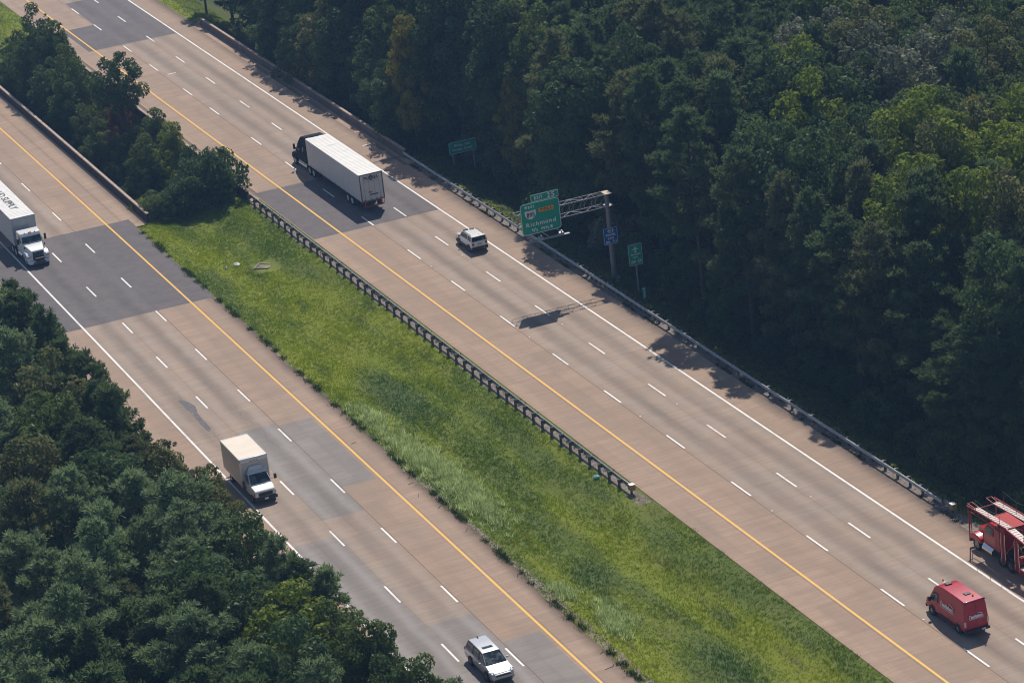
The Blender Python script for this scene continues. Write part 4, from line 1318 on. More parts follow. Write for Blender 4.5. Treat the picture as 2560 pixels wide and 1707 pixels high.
def minivan_extras(o, b, g, rf):
    W = .995
    mb = MB()
    for s in (-1, 1):
        pillar(mb, (s * .80, 4.10 - .25, 1.16), (s * .66, 3.08, 1.66), .035)      # A
        pillar(mb, (s * .90, 2.62, 1.10), (s * .71, 2.50, 1.66), .030)
        pillar(mb, (s * .90, 1.42, 1.10), (s * .71, 1.40, 1.68), .030)
        pillar(mb, (s * .86, .12, 1.12), (s * .68, .38, 1.66), .045)
    mb.build('pillar', M['silver_paint'], g, smooth=40)
    mb = MB()
    for s in (-1, 1): mb.box(min(s * .915, s * .925), max(s * .915, s * .925), .45, 3.5, 1.075, 1.095)
    mb.build('belt_trim', M['chrome'], b)
    mb = MB(); mb.box(-.40, .40, 2.16, 2.52, 1.742, 1.757); mb.build('sunroof', M['glass'], rf, bevel=.02)
    mb = MB(); mb.hexa([(-.04, .42, 1.74), (.04, .42, 1.74), (.04, .66, 1.74), (-.04, .66, 1.74)], [(-.02, .42, 1.86), (.02, .42, 1.86), (.02, .48, 1.86), (-.02, .48, 1.86)])
    mb.build('aerial', M['black_plastic'], rf)
    for s in (-1, 1):
        mb = MB(); mb.box(min(s * .98, s * 1.16), max(s * .98, s * 1.16), 3.32, 3.48, 1.08, 1.22); mb.build('mirror', M['silver_paint'], b, bevel=.04)
        mb = MB(); mb.hexa([(s * .62, 5.06, .78), (s * .94, 4.86, .82), (s * .97, 4.62, .90), (s * .60, 4.92, .86)], [(s * .62, 5.00, .90), (s * .92, 4.78, .95), (s * .93, 4.55, .99), (s * .60, 4.86, .97)])
        mb.build('headlamp', M['clear_lens'], b, bevel=.02)
        mb = MB(); mb.box(min(s * .78, s * .962), max(s * .78, s * .962), -.01, .16, .88, 1.12); mb.build_each('tail_lamp', M['red_lens'], b, bevel=.02)
        mb = MB(); mb.box(min(s * .52, s * .85), max(s * .52, s * .85), 5.0, 5.115, .36, .50); mb.build('fog_lamp_recess', M['ink_black'], b, bevel=.02)
    mb = MB(); mb.box(-.56, .56, 5.04, 5.14, .66, .76); mb.box(-.66, .66, 5.02, 5.13, .56, .65); gr_ = mb.build('grille', M['ink_black'], b, bevel=.015)
    mb = MB(); mb.box(-.62, .62, 5.05, 5.155, .77, .82); mb.build('grille_bar', M['chrome'], gr_, bevel=.01)
    mb = MB(); mb.box(-.66, .66, 5.06, 5.145, .34, .42); mb.build('lower_vent', M['ink_black'], b)
    mb = MB(); mb.box(-.7, -.1, 3.72, 3.75, 1.13, 1.145); mb.box(.0, .6, 3.72, 3.75, 1.13, 1.145); mb.build('wiper', M['ink_black'], g)
body = [(.05, .30, .93), (-.02, .62, .975), (.00, 1.05, .95), (.10, 1.14, .92), (3.95, 1.13, .90), (4.65, .99, .90), (5.05, .84, .86), (5.14, .62, .84), (5.10, .28, .84)]
gh = [(.12, 1.10, .90), (.36, 1.66, .70), (2.95, 1.68, .68), (4.02, 1.12, .84)]
rf = [(.34, 1.64, .72), (.40, 1.73, .66), (1.2, 1.755, .66), (2.6, 1.745, .65), (3.02, 1.70, .66), (3.04, 1.655, .70)]
car('minivan', (-25.78, -57.1, 0), math.pi - .014, 'silver minivan with a sunroof driving towards the viewer on the near road', 'car', M['silver_paint'], M['silver_paint'], body, gh, rf, (1.05, 4.05), .35, 1.93, minivan_extras)


def suv_extras(o, b, g, rf):
    mb = MB()
    for s in (-1, 1):
        pillar(mb, (s * .80, 3.05, 1.14), (s * .68, 2.62, 1.60), .035)
        pillar(mb, (s * .84, .08, 1.14), (s * .72, .22, 1.62), .07)
        pillar(mb, (s * .84, 1.05, 1.14), (s * .73, 1.05, 1.62), .055)
    mb.build('pillar', M['white_paint'], g, smooth=40)
    mb = MB()
    for s in (-1, 1):
        mb.rod((s * .66, .45, 1.74), (s * .66, 2.35, 1.74), .022, 6)
        for y in (.45, 1.4, 2.35): mb.rod((s * .66, y, 1.66), (s * .66, y, 1.74), .022, 6)
    mb.build('roof_rail', M['black_plastic'], rf)
    mb = MB(); mb.box(-.60, -.08, 2.45, 2.66, 1.69, 1.76); mb.box(.02, .52, 2.30, 2.52, 1.69, 1.745); mb.build('sunroof_deflector', M['black_plastic'], rf, bevel=.01)
    mb = MB(); mb.rod((.15, .32, 1.68), (.15, .26, 1.78), .02, 6); mb.build('aerial', M['black_plastic'], rf)
    mb = MB()
    for s in (-1, 1):
        mb.box(min(s * .885, s * .915), max(s * .885, s * .915), 0.1, 4.1, .30, .52)
    mb.box(-.86, .86, -.06, .05, .28, .62)
    mb.box(-.85, .85, 4.12, 4.25, .28, .6)
    mb.build('lower_cladding', M['black_plastic'], b, bevel=.02)
    for s in (-1, 1):
        mb = MB(); mb.rod((s * .70, -.012, .90), (s * .70, -.03, .90), .13, 14); t = mb.build('tail_lamp', M['black_plastic'], b)
        mb = MB(); mb.rod((s * .70, -.031, .90), (s * .70, -.045, .90), .085, 14); mb.build('lens', M['red_lens'], t)
        mb = MB(); mb.box(min(s * .9, s * 1.08), max(s * .9, s * 1.08), 2.78, 2.92, 1.06, 1.22); mb.build('mirror', M['black_plastic'], b, bevel=.03)
        mb = MB(); mb.rod((s * .62, 4.20, .82), (s * .62, 4.235, .82), .11, 14); mb.build('headlamp', M['clear_lens'], b)
    mb = MB(); mb.box(-.26, .26, -.03, -.005, .78, .95); mb.build('number_plate', M['grey_panel'], b)
    mb = MB(); mb.box(-.5, .5, 4.2, 4.235, .72, .9); mb.build('grille', M['ink_black'], b)
    mb = MB(); mb.rod((.45, -.08, .40), (.45, .1, .40), .04, 10); mb.build('exhaust', M['chrome'], b)
body = [(.04, .34, .86), (-.01, .60, .885), (.00, 1.08, .86), (.06, 1.17, .84), (3.05, 1.17, .84), (3.55, 1.10, .83), (4.12, 1.02, .80), (4.20, .80, .82), (4.16, .34, .84)]
gh = [(.05, 1.12, .83), (.16, 1.62, .74), (2.62, 1.62, .69), (3.10, 1.13, .81)]
rf = [(.08, 1.60, .76), (.10, 1.66, .73), (1.0, 1.70, .72), (2.2, 1.69, .70), (2.66, 1.64, .70), (2.68, 1.60, .72)]
car('compact_suv', (9.18, 24.65, 0), 0.0, 'small boxy white car with roof rails driving away on the far road', 'car', M['white_paint'], M['white_paint'], body, gh, rf, (.83, 3.42), .35, 1.79, suv_extras)


def van_extras(o, b, g, rf):
    for s in (-1, 1):
        mb = MB(); mb.box(min(s * .86, s * 1.0), max(s * .86, s * 1.0), -.03, .02, .80, 1.25); mb.build_each('tail_lamp', M['clear_lens'], b)
        mb = MB(); mb.box(min(s * 1.0, s * 1.24), max(s * 1.0, s * 1.24), 4.55, 4.72, 1.20, 1.55); mb.build('mirror', M['black_plastic'], b, bevel=.03)
        mb = MB(); mb.box(min(s * .55, s * .85), max(s * .55, s * .85), 5.45, 5.56, .80, 1.05); mb.build('headlamp', M['clear_lens'], b, bevel=.03)
        mb = MB(); mb.box(min(s * .99, s * 1.01), max(s * .99, s * 1.01), 1.4, 3.7, .40, .56); mb.build('sill', M['black_plastic'], b)
    mb = MB(); mb.box(-1.0, 1.0, -.20, .04, .34, .56); bp = mb.build('rear_bumper', M['black_plastic'], b, bevel=.04)
    mb = MB(); mb.box(.30, .62, -.215, -.20, .40, .53); mb.build('number_plate', M['box_side'], bp)
    mb = MB(); mb.box(-.95, .95, 5.46, 5.62, .34, .6); mb.build('front_bumper', M['black_plastic'], b, bevel=.05)
    # seams, handles, step marks on the rear doors
    mb = MB(); mb.box(-.008, .008, -.008, .0, .62, 2.45); mb.box(-.86, .86, -.006, 0, 1.70, 1.705); mb.build('door_seam', M['ink_black'], b)
    mb = MB(); mb.box(-.55, -.35, -.02, -.004, 1.0, 1.03); mb.box(-.5, -.05, -.02, -.004, .90, .92); mb.box(.45, .75, -.02, -.004, 1.08, 1.10); mb.build_each('handle', M['red_paint'], b)
    # lettering and boat-shaped outline on the left flank and on the rear doors
    def art(org, ux, uy, w, h):
        par = MB()
        out = [(0, 0), (w * .93, 0), (w, h * .16), (w * .94, h * .42)]
        def bar(p, q, t=.022):
            pv = Vector(org) + Vector(ux) * p[0] + Vector(uy) * p[1]; qv = Vector(org) + Vector(ux) * q[0] + Vector(uy) * q[1]
            par.rod(pv, qv, t, 4)
        bar((0, 0), (w * .95, 0)); bar((0, 0), (0, h * .72)); bar((0, h * .72), (w * .10, h * .72))
        bar((w * .95, 0), (w, h * .14)); bar((w, h * .14), (w * .97, h * .46)); bar((w * .93, h * .5), (w * .97, h * .46))
        bar((w * .62, h * .98), (w * .84, h * .92), .016); bar((w * .84, h * .92), (w * .97, h * .62), .02); bar((w * .70, h * .86), (w * .84, h * .92), .014)
        text_rect(par, "leanHarbors", Vector(org) + Vector(ux).cross(Vector(uy)).normalized() * .006, ux, uy, w * .10, w * .92, h * .16, h * .72, bold=.018)
        return par
    hwz = 0.985
    sl = -.05
    art((-(hwz + .012), 3.25, 1.25), (0, -1, 0), (.055, 0, 1), 1.72, .62).build('side_lettering', M['ink_white'], b)
    art((-.55, -.012, 1.32), (1, 0, 0), (0, 0.03, 1), 1.12, .42).build('rear_lettering', M['ink_white'], b)
    # windows
    mb = MB()
    a = (4.35, 2.35, .78); c = (5.0, 1.35, .90); nrm = Vector((0, a[1] - c[1], c[0] - a[0])).normalized()
    wp = lambda t, k_: Vector((k_ * (a[2] + (c[2] - a[2]) * t), a[0] + (c[0] - a[0]) * t, a[1] + (c[1] - a[1]) * t)) + nrm * .02
    q = [wp(.04, -.93), wp(.04, .93), wp(.98, .95), wp(.98, -.95)]
    mb.add(q + [p - nrm * .05 for p in q], [(0, 1, 2, 3), (7, 6, 5, 4), (0, 4, 5, 1), (1, 5, 6, 2), (2, 6, 7, 3), (3, 7, 4, 0)])
    mb.build('windscreen', M['glass'], b)
    side_windows(b, lambda z: .99 - max(0, z - 1.2) * .10, [[(3.75, 1.30), (4.72, 1.30), (4.35, 1.95), (3.75, 1.98)]], M['glass'], d=.012)
    mb = MB()
    for x, y in ((-.1, 3.55), (.12, 1.35)): mb.box(x - .24, x + .24, y - .18, y + .18, 2.66, 2.74)
    mb.build_each('roof_vent', M['black_plastic'], rf, bevel=.02)
    mb = MB()
    for x, y in ((-.15, 4.2), (.30, .85)): mb.rod((x, y, 2.65), (x, y, 2.80), .065, 12)
    mb.build_each('beacon', M['amber'], rf)
    mb = MB()
    for x, y in ((-.78, .12), (.78, .10)): mb.box(x - .05, x + .05, y - .05, y + .05, 2.60, 2.72)
    mb.build_each('camera_pod', M['black_plastic'], rf)
    mb = MB(); mb.box(-.25, -.1, 3.9, 4.0, 2.66, 2.69); mb.build('roof_patch', M['ink_white'], rf)
body = [(.02, .42, .96), (.0, .60, .985), (.0, 1.25, .99), (.10, 2.30, .90), (.16, 2.60, .84), (1.2, 2.63, .82), (3.2, 2.62, .81), (4.0, 2.50, .80), (4.38, 2.32, .80), (5.0, 1.32, .93), (5.42, 1.12, .92), (5.55, .80, .92), (5.50, .42, .92)]
gh = [(4.2, 1.4, .6), (4.3, 2.0, .6), (4.6, 1.5, .6)]
rf = [(.18, 2.58, .84), (.22, 2.655, .78), (1.2, 2.68, .77), (3.2, 2.67, .76), (3.95, 2.56, .76), (4.2, 2.44, .78), (3.9, 2.44, .80)]
def red_van():
    o = empty('cargo_van', (5.48, -75.35, 0), 0.0, 'dark red high roofed cargo van with white lettering, driving up the far road', 'van')
    mb = MB(); mb.prism(body); b = mb.build('body', M['red_paint'], o, smooth=45, bevel=.06, seg=3)
    mb = MB(); mb.prism(rf); r_ = mb.build('roof', M['red_paint'], o, smooth=45, bevel=.03, seg=3)
    for y in (.98, 4.65):
        for s in (-1, 1):
            mb = MB(); mb.rod((s * .68, y, .37), (s * 1.003, y, .37), .42, 26); mb.build('wheel_arch', M['black_plastic'], o, smooth=40)
            wheel(o, s * .90, y, .36, .24, s)
    van_extras(o, b, None, r_)
red_van()


# ---- car transporter with a car on it --------------------------------------
def transporter():
    x0 = 13.95
    o = empty('car_transporter', (x0, -62.3, 0), 0.0, 'red car transporter at the right edge with empty ramps above its cab', 'truck')
    red = M['carrier_red']
    # tractor: forward = +y, nose at y=0 (bumper), going back to negative y
    mb = MB(); mb.prism([(-1.75, .95, 1.0), (-1.75, 2.05, .96), (-2.15, 2.60, .90), (-2.35, 2.66, .88), (-3.35, 2.66, .90), (-3.4, .95, 1.0)])
    cab = mb.build('cab', M['cab_red'], o, smooth=45, bevel=.06, seg=3)
    mb = MB(); mb.prism([(-.25, .75, .52), (-.22, 1.55, .50), (-.6, 1.66, .55), (-1.76, 1.78, .70), (-1.76, .75, .85)])
    mb.build('bonnet', M['cab_red'], o, smooth=45, bevel=.06, seg=3)
    for s in (-1, 1):
        pr = [(-.18, .75), (-.20, 1.10), (-.45, 1.26), (-1.15, 1.26), (-1.55, 1.05), (-1.6, .75)]
        mb = MB(); f = [(s * 1.20, y, z) for y, z in pr]; b_ = [(s * .50, y, z + .06) for y, z in pr]; n = len(pr)
        mb.add(f + b_, [tuple(range(n)), tuple(range(2 * n - 1, n - 1, -1))] + [(i, n + i, n + (i + 1) % n, (i + 1) % n) for i in range(n)])
        mb.build('wing', M['cab_red'], o, smooth=45, bevel=.06, seg=3)
        mb = MB(); mb.box(min(s * .58, s * .9), max(s * .58, s * .9), -.26, -.14, 1.02, 1.24); mb.build('headlamp', M['clear_lens'], o, bevel=.03)
    mb = MB(); mb.box(-.46, .46, -.24, -.16, .8, 1.5); mb.build('grille', M['chrome'], o)
    mb = MB(); mb.box(-1.22, 1.22, -.14, .06, .42, .72); mb.build('bumper', red, o, bevel=.04)
    mb = MB()
    q = [(-.80, -2.10, 2.52), (.80, -2.10, 2.52), (.86, -1.80, 2.08), (-.86, -1.80, 2.08)]
    mb.add([(a, b_ + .03, c + .02) for a, b_, c in q], [(0, 1, 2, 3)]); mb.build('windscreen', M['glass'], cab)
    side_windows(cab, lambda z: .985 - max(0, z - 2.0) * .1, [[(-3.1, 1.85), (-2.0, 1.85), (-2.22, 2.45), (-3.1, 2.48)]], M['glass'], d=.02)
    # deck frame of the tractor and headrack
    mb = MB()
    mb.box(-.5, .5, -11.0, -1.5, .62, .92)
    mb.build('frame_rail', M['black_plastic'], o)
    mb = MB()
    for s in (-1, 1):
        mb.rod((s * 1.20, -.08, .55), (s * 1.20, -.08, 3.30), .055, 8)      # tall front posts
        mb.rod((s * 1.12, -.30, .9), (s * 1.14, -.25, 2.9), .03, 8)
        for y in (-5.0, -6.9):
            for dy in (-.14, .14): mb.box(min(s * 1.16, s * 1.28), max(s * 1.16, s * 1.28), y + dy - .06, y + dy + .06, .5, 3.35 if y > -6 else 3.15)
        mb.rod((s * 1.22, -9.8, .6), (s * 1.22, -9.8, 2.9), .07, 8)
        mb.rod((s * 1.22, -13.8, .6), (s * 1.22, -13.8, 2.9), .07, 8)
    mb.build_each('upright', red, o, smooth=40)
    mb = MB()
    for s in (-1, 1):
        for y in (-4.72, -5.28, -6.62, -7.18): mb.rod((s * 1.27, y, .5), (s * 1.27, y, 2.9), .022, 8)
    mb.build_each('hydraulic_ram', M['chrome'], o, smooth=40)
    # upper ramps: pale tread plates with red side rails
    def ramp(name, ya, za, yb, zb, xa, xb, mat, t=.05):
        mb = MB(); mb.hexa([(xa, ya, za - t), (xb, ya, za - t), (xb, yb, zb - t), (xa, yb, zb - t)], [(xa, ya, za), (xb, ya, za), (xb, yb, zb), (xa, yb, zb)])
        return mb.build(name, mat, o)
    for s in (-1, 1):
        xa, xb = sorted((s * .62, s * 1.14))
        ramp('upper_ramp', -.65, 3.28, -5.4, 3.42, xa, xb, M['ramp_plate'])
        ramp('upper_ramp', -5.75, 3.42, -9.6, 3.02, xa, xb, M['ramp_plate'])
        ramp('upper_ramp', -9.9, 3.0, -15.5, 3.1, xa, xb, M['ramp_plate'])
    mb = MB()
    for s in (-1, 1):
        mb.rod((s * 1.20, .1, 3.30), (s * 1.20, -5.5, 3.44), .055, 8)
        mb.rod((s * 1.20, -5.5, 3.40), (s * 1.20, -9.8, 2.94), .075, 8); mb.rod((s * 1.20, -9.8, 2.94), (s * 1.20, -15.6, 3.05), .075, 8)
        mb.rod((s * 1.05, .25, 3.36), (s * .98, -.65, 3.28), .035, 8)
        mb.rod((s * .62, .30, 3.34), (s * .62, -.65, 3.26), .035, 8); mb.rod((s * 1.05, .25, 3.36), (s * .62, .30, 3.34), .035, 8)
        for y in (-1.2, -3.0, -4.6, -7.9, -10.5): mb.rod((s * 1.22, y, 3.3), (s * 1.22, y, 4.25), .02, 6)
    for y, z in ((-.75, 3.22), (-2.7, 3.28), (-5.45, 3.34), (-9.7, 2.95), (-12.5, 3.0)): mb.rod((-1.15, y, z), (1.15, y, z), .05, 8)
    for s in (-1, 1):
        mb.rod((s * 1.20, -.1, 2.95), (s * 1.20, -5.0, 3.05), .035, 6)
        for i in range(9): mb.rod((s * 1.20, -.4 - i * .52, 2.97), (s * 1.20, -.66 - i * .52, 3.32), .018, 5)
        mb.rod((s * .60, -.6, 3.24), (s * .60, -15.5, 2.98), .03, 6)
        mb.rod((s * 1.20, -5.1, 1.15), (s * 1.20, -6.8, 2.9), .035, 6); mb.rod((s * 1.20, -7.0, 2.7), (s * 1.20, -9.7, 1.0), .04, 6)
        mb.rod((s * 1.20, -9.9, 2.6), (s * 1.20, -13.6, 1.0), .04, 6)
    mb.build('ramp_rail', red, o, smooth=40)
    mb = MB()
    for s in (-1, 1):
        for i in range(26):
            y = -.8 - i * .34
            if -5.75 < y < -5.4: continue
            z = 3.28 + (3.42 - 3.28) * (-y - .65) / 4.75 if y > -5.4 else 3.42 - .40 * (-y - 5.75) / 3.85
            mb.box(min(s * .66, s * 1.10), max(s * .66, s * 1.10), y - .02, y + .02, z - .01, z + .018)
    mb.build('tread_slat', red, o)
    mb = MB()
    mb.box(-1.1, 1.1, -4.25, -3.55, .95, 2.75); mb.box(-.9, .9, -6.9, -6.5, .9, 1.5)
    mb.build_each('equipment_box', red, o, bevel=.03)
    mb = MB()
    for s in (-1, 1):
        mb.rod((s * .75, -3.48, 1.0), (s * .75, -3.48, 2.9), .07, 10)
    mb.build_each('exhaust_stack', M['chrome'], o, smooth=40)
    for s in (-1, 1):
        mb = MB()
        P_ = [(s * 1.22, -1.2, 4.25), (s * 1.22, -3.0, 4.02), (s * 1.22, -4.6, 4.25), (s * 1.22, -6.3, 3.9), (s * 1.22, -7.9, 4.25)]
        for a_, b_ in zip(P_[:-1], P_[1:]): mb.rod(a_, b_, .010, 4)
        mb.build('safety_cable', M['steel'], o)
    mb = MB(); mb.box(-.60, .60, -5.3, -2.75, 3.25, 3.29); mb.build('deck_panel', M['cab_red'], o)
    # lower deck
    for s in (-1, 1):
        xa, xb = sorted((s * .55, s * 1.15)); ramp('lower_ramp', -7.1, .86, -15.5, .78, xa, xb, M['ramp_plate'])
    mb = MB()
    for s in (-1, 1): mb.box(min(s * 1.16, s * 1.27), max(s * 1.16, s * 1.27), -15.6, -6.4, .50, .86)
    mb.build('side_beam', red, o, bevel=.02)
    for s in (-1, 1):
        mb = MB(); mb.rod((s * .98, -1.95, .62), (s * .98, -3.35, .62), .33, 20); mb.build('fuel_tank', M['chrome'], o, smooth=40)
        wheel(o, s * 1.03, -.95, .48, .30, s)
        for y in (-4.6, -5.8): wheel(o, s * 1.0, y, .48, .46, s, M['steel_dull'])
        for y in (-8.6, -9.7): wheel(o, s * .98, y, .40, .40, s, M['steel_dull'])
transporter()
def loaded_car():
    body = [(.05, .32, .86), (0, .62, .90), (0, .98, .88), (.08, 1.05, .85), (3.3, .98, .86), (4.3, .86, .84), (4.62, .66, .80), (4.6, .3, .80)]
    gh = [(.3, 1.0, .82), (.95, 1.42, .64), (2.35, 1.42, .63), (3.35, .98, .80)]
    rf = [(.90, 1.40, .66), (1.0, 1.455, .62), (1.7, 1.475, .61), (2.3, 1.45, .61), (2.42, 1.40, .66)]
    def ex(o, b, g, rf_):
        mb = MB()
        for s in (-1, 1): mb.rod((s * .78, 3.2, 1.02), (s * .62, 2.38, 1.42), .03, 6); mb.rod((s * .78, .42, 1.04), (s * .62, .98, 1.42), .04, 6); mb.rod((s * .84, 1.75, 1.0), (s * .64, 1.75, 1.42), .03, 6)
        mb.build('pillar', M['silver_paint'], g, smooth=40)
        for s in (-1, 1):
            mb = MB(); mb.box(min(s * .50, s * .80), max(s * .50, s * .80), 4.45, 4.60, .66, .80); mb.build('headlamp', M['clear_lens'], b, bevel=.02)
            mb = MB(); mb.box(min(s * .88, s * 1.03), max(s * .88, s * 1.03), 2.85, 3.0, .98, 1.1); mb.build('mirror', M['silver_paint'], b, bevel=.02)
        mb = MB(); mb.box(-.45, .45, 4.55, 4.635, .45, .68); mb.build('grille', M['ink_black'], b)
    car('loaded_car', (13.95, -75.4, .87), 0.0, 'pale saloon car strapped on the lower deck of the red transporter', 'car', M['silver_paint'], M['silver_paint'], body, gh, rf, (.9, 3.75), .32, 1.76, ex)
    body2 = body
    car('loaded_car', (13.95, -76.6, 3.10), 0.0, 'blue-grey car loaded on the upper ramps of the red transporter', 'car', M['grey_panel'], M['grey_panel'], body, gh, rf, (.9, 3.75), .32, 1.76, ex)
loaded_car()

# ---------------------------------------------------------------- vegetation
def unit(v): return v / (np.linalg.norm(v, axis=-1, keepdims=True) + 1e-9)


def quads_from(c, d, n_, ln, wd):
    """quads centred at c, long axis d, normal roughly n_"""
    d = unit(d); s = unit(np.cross(d, n_))
    ln = np.asarray(ln)[..., None] / 2; wd = np.asarray(wd)[..., None] / 2
    V = np.stack([c - d * ln - s * wd * .6, c - d * ln + s * wd * .6, c + d * ln + s * wd, c + d * ln - s * wd], 1)
    return V.reshape(-1, 3)


def mesh_only(name, V, F, tone, mat):
    o = np_mesh(name, V, F, mat, None, {'tone': ('FACE', tone)})
    me = o.data
    bpy.data.objects.remove(o)
    return me


def limb_mesh(name, segs):
    """segs: list of (a, b, ra, rb)"""
    mb = MB()
    for a, b, ra, rb in segs: mb.rod(a, b, ra, 7, rb, cap=False)
    me = bpy.data.meshes.new(name); me.from_pydata(mb.v, [], mb.f); me.materials.append(M['bark'])
    me.polygons.foreach_set("use_smooth", [True] * len(me.polygons))
    return me


def make_pine(H, R, base, seed, dens=1.0, tuft=26):
    g = np.random.default_rng(seed)
    segs = []; bend = g.normal(0, .25, 2)
    tr = lambda t: np.array([bend[0] * t * t, bend[1] * t * t, H * t])
    for i in range(8):
        a, b = i / 8, (i + 1) / 8
        segs.append((tr(a), tr(b), .24 * (1 - a) + .03, .24 * (1 - b) + .03))
    C = []; D = []; T = []
    nb = int(52 * dens)
    for i in range(nb):
        t = base + (1 - base) * (i + g.uniform(0, 1)) / nb
        q = (t - base) / (1 - base)
        prof = min(1.0, .55 + 1.6 * q) * (1 - q ** 2.4) ** .8
        L = R * prof * (g.uniform(.35, .8) if g.uniform(0, 1) < .4 else g.uniform(.85, 1.35)) + .3
        az = i * 2.4 + g.uniform(-.5, .5)
        up = g.uniform(-.05, .35) + .35 * q
        dirv = np.array([math.cos(az), math.sin(az), up]); dirv /= np.linalg.norm(dirv)
        p0 = tr(t); p1 = p0 + dirv * L
        segs.append((p0, p1, .05, .012))
        nt_ = max(2, int(L / .42))
        ct = g.uniform(0, 1)
        for j in range(nt_):
            f = .50 + .55 * (j + .5) / nt_
            c = p0 + dirv * L * f + g.normal(0, .13, 3)
            C.append(c); D.append(unit(dirv * .7 + np.array([0, 0, .8]) + g.normal(0, .2, 3))); T.append(ct)
            if f > .5:
                for s_ in (-1, 1):
                    side = np.array([-dirv[1], dirv[0], 0]) * s_
                    C.append(c + side * g.uniform(.25, .55) + g.normal(0, .1, 3)); D.append(unit(dirv * .5 + side * .5 + np.array([0, 0, .7]))); T.append(ct)
    for k_ in range(6):
        C.append(tr(1) + g.normal(0, .15, 3) + np.array([0, 0, -.2 * k_])); D.append(np.array([0, 0, 1.0])); T.append(.8)
    C = np.array(C); D = np.array(D); T = np.array(T); n = len(C)
    cc = np.repeat(C, tuft, 0); dd = unit(np.repeat(D, tuft, 0) * .75 + g.normal(0, .62, (n * tuft, 3)))
    ln = g.uniform(.32, .60, n * tuft)
    cc = cc + dd * ln[:, None] * .5
    V = quads_from(cc, dd, unit(g.normal(0, 1, (n * tuft, 3))), ln, g.uniform(.05, .10, n * tuft))
    F = np.arange(len(V)).reshape(-1, 4)
    tone = np.clip(np.repeat(T, tuft) * .55 + np.repeat(g.uniform(0, .25, n), tuft) + g.uniform(0, .25, n * tuft), 0, 1)
    return mesh_only('pine_crown', V, F, tone, M['pine']), limb_mesh('pine_trunk', segs), H


def make_broad(H, R, base, seed, nblob=34, leaves=190, size=.24, blob=1.05, top=1.0):
    g = np.random.default_rng(seed)
    zc = H * (base + 1) / 2; hz = H * (1 - base) / 2
    segs = []
    for i in range(5):
        a, b = i / 5 * .62, (i + 1) / 5 * .62
        segs.append(((0.15 * math.sin(a * 5), .1 * a, H * a), (0.15 * math.sin(b * 5), .1 * b, H * b), .22 * (1 - a) + .02, .22 * (1 - b) + .02))
    B = []; BR = []
    lob = g.uniform(0, 6.28, 3)
    for i in range(nblob):
        u = (i + .5) / nblob
        z = 1 - 1.75 * u
        az = i * 2.39996 + g.uniform(-.4, .4)
        rr_ = math.sqrt(max(0.02, 1 - z * z))
        k_ = (1 + .22 * math.sin(2 * az + lob[0]) + .15 * math.sin(3 * az + lob[1])) * g.uniform(.72, 1.08)
        p = np.array([math.cos(az) * rr_ * R * k_, math.sin(az) * rr_ * R * k_, zc + z * hz * g.uniform(.85, 1.02) * top])
        B.append(p); BR.append(blob * g.uniform(.65, 1.25) * (1.1 - .25 * abs(z)))
        if i % 2 == 0: segs.append(((0, 0, H * min(.6, max(.25, (p[2] / H) - .25))), tuple(p * np.array([.9, .9, 1])), .07, .015))
    for i in range(nblob // 3):
        p = np.array([g.normal(0, R * .35), g.normal(0, R * .35), zc + g.uniform(-.7, .6) * hz]); B.append(p); BR.append(blob * 1.1)
    # sprigs that break the outline
    for i in range(nblob):
        az = g.uniform(0, 6.28); z = g.uniform(-.5, 1); rr_ = math.sqrt(max(.02, 1 - z * z))
        B.append(np.array([math.cos(az) * rr_ * R * 1.12, math.sin(az) * rr_ * R * 1.12, zc + z * hz * 1.04])); BR.append(blob * g.uniform(.22, .42))
    B = np.array(B); BR = np.array(BR); C = []; Nn = []; T = []
    for p, r_ in zip(B, BR):
        m_ = max(10, int(leaves * (r_ / blob) ** 2))
        d = unit(g.normal(0, 1, (m_, 3)) + np.array([0, 0, .25]))
        rad_ = r_ * g.uniform(.45, 1.08, (m_, 1)) ** .6
        C.append(p + d * rad_ * np.array([1, 1, .8])); Nn.append(unit(d + g.normal(0, .55, (m_, 3)) + np.array([0, 0, .35])))
        T.append(np.clip(g.uniform(0, .45) + g.uniform(0, .55, m_), 0, 1))
    C = np.concatenate(C); Nn = np.concatenate(Nn); T = np.concatenate(T)
    tang = unit(np.cross(Nn, unit(g.normal(0, 1, Nn.shape))))
    s_ = g.uniform(.7, 1.3, len(C)) * size
    V = quads_from(C, tang, Nn, s_, s_ * .72)
    F = np.arange(len(V)).reshape(-1, 4)
    return mesh_only('leafy_crown', V, F, T, M['broad']), limb_mesh('leafy_trunk', segs), H


PINES = [make_pine(19, 3.3, .26, 1, 1.15), make_pine(17, 2.9, .20, 2, 1.1), make_pine(21, 3.6, .34, 3, 1.15), make_pine(15, 2.7, .14, 4, 1.1), make_pine(19, 3.0, .22, 5, 1.0), make_pine(18, 3.5, .40, 6, .95)]
BROADS = [make_broad(16, 3.2, .10, 21, 38, 230, .24, 1.05), make_broad(14, 2.8, .06, 22, 34, 230, .22, .95), make_broad(17, 3.7, .16, 23, 44, 220, .25, 1.15),
          make_broad(13, 2.2, .12, 24, 32, 210, .21, .85), make_broad(15, 3.0, .12, 25, 28, 210, .22, 1.0)]
AIRY = make_broad(13, 2.2, .50, 31, 26, 170, .20, .72)
SHRUBS = [make_broad(2.6, 1.7, .02, 41, 18, 150, .16, .62), make_broad(3.6, 1.9, .05, 42, 22, 150, .16, .66)]

# projection used only to leave out trees nobody can see and to word labels
_R = Euler(CAM_ROT).to_matrix()
_f = 8059.82
def pix(x, y, z):
    q = _R.transposed() @ (Vector((x, y, z)) - Vector(CAM_LOC))
    return 1280 + _f * q.x / -q.z, 853.5 - _f * q.y / -q.z


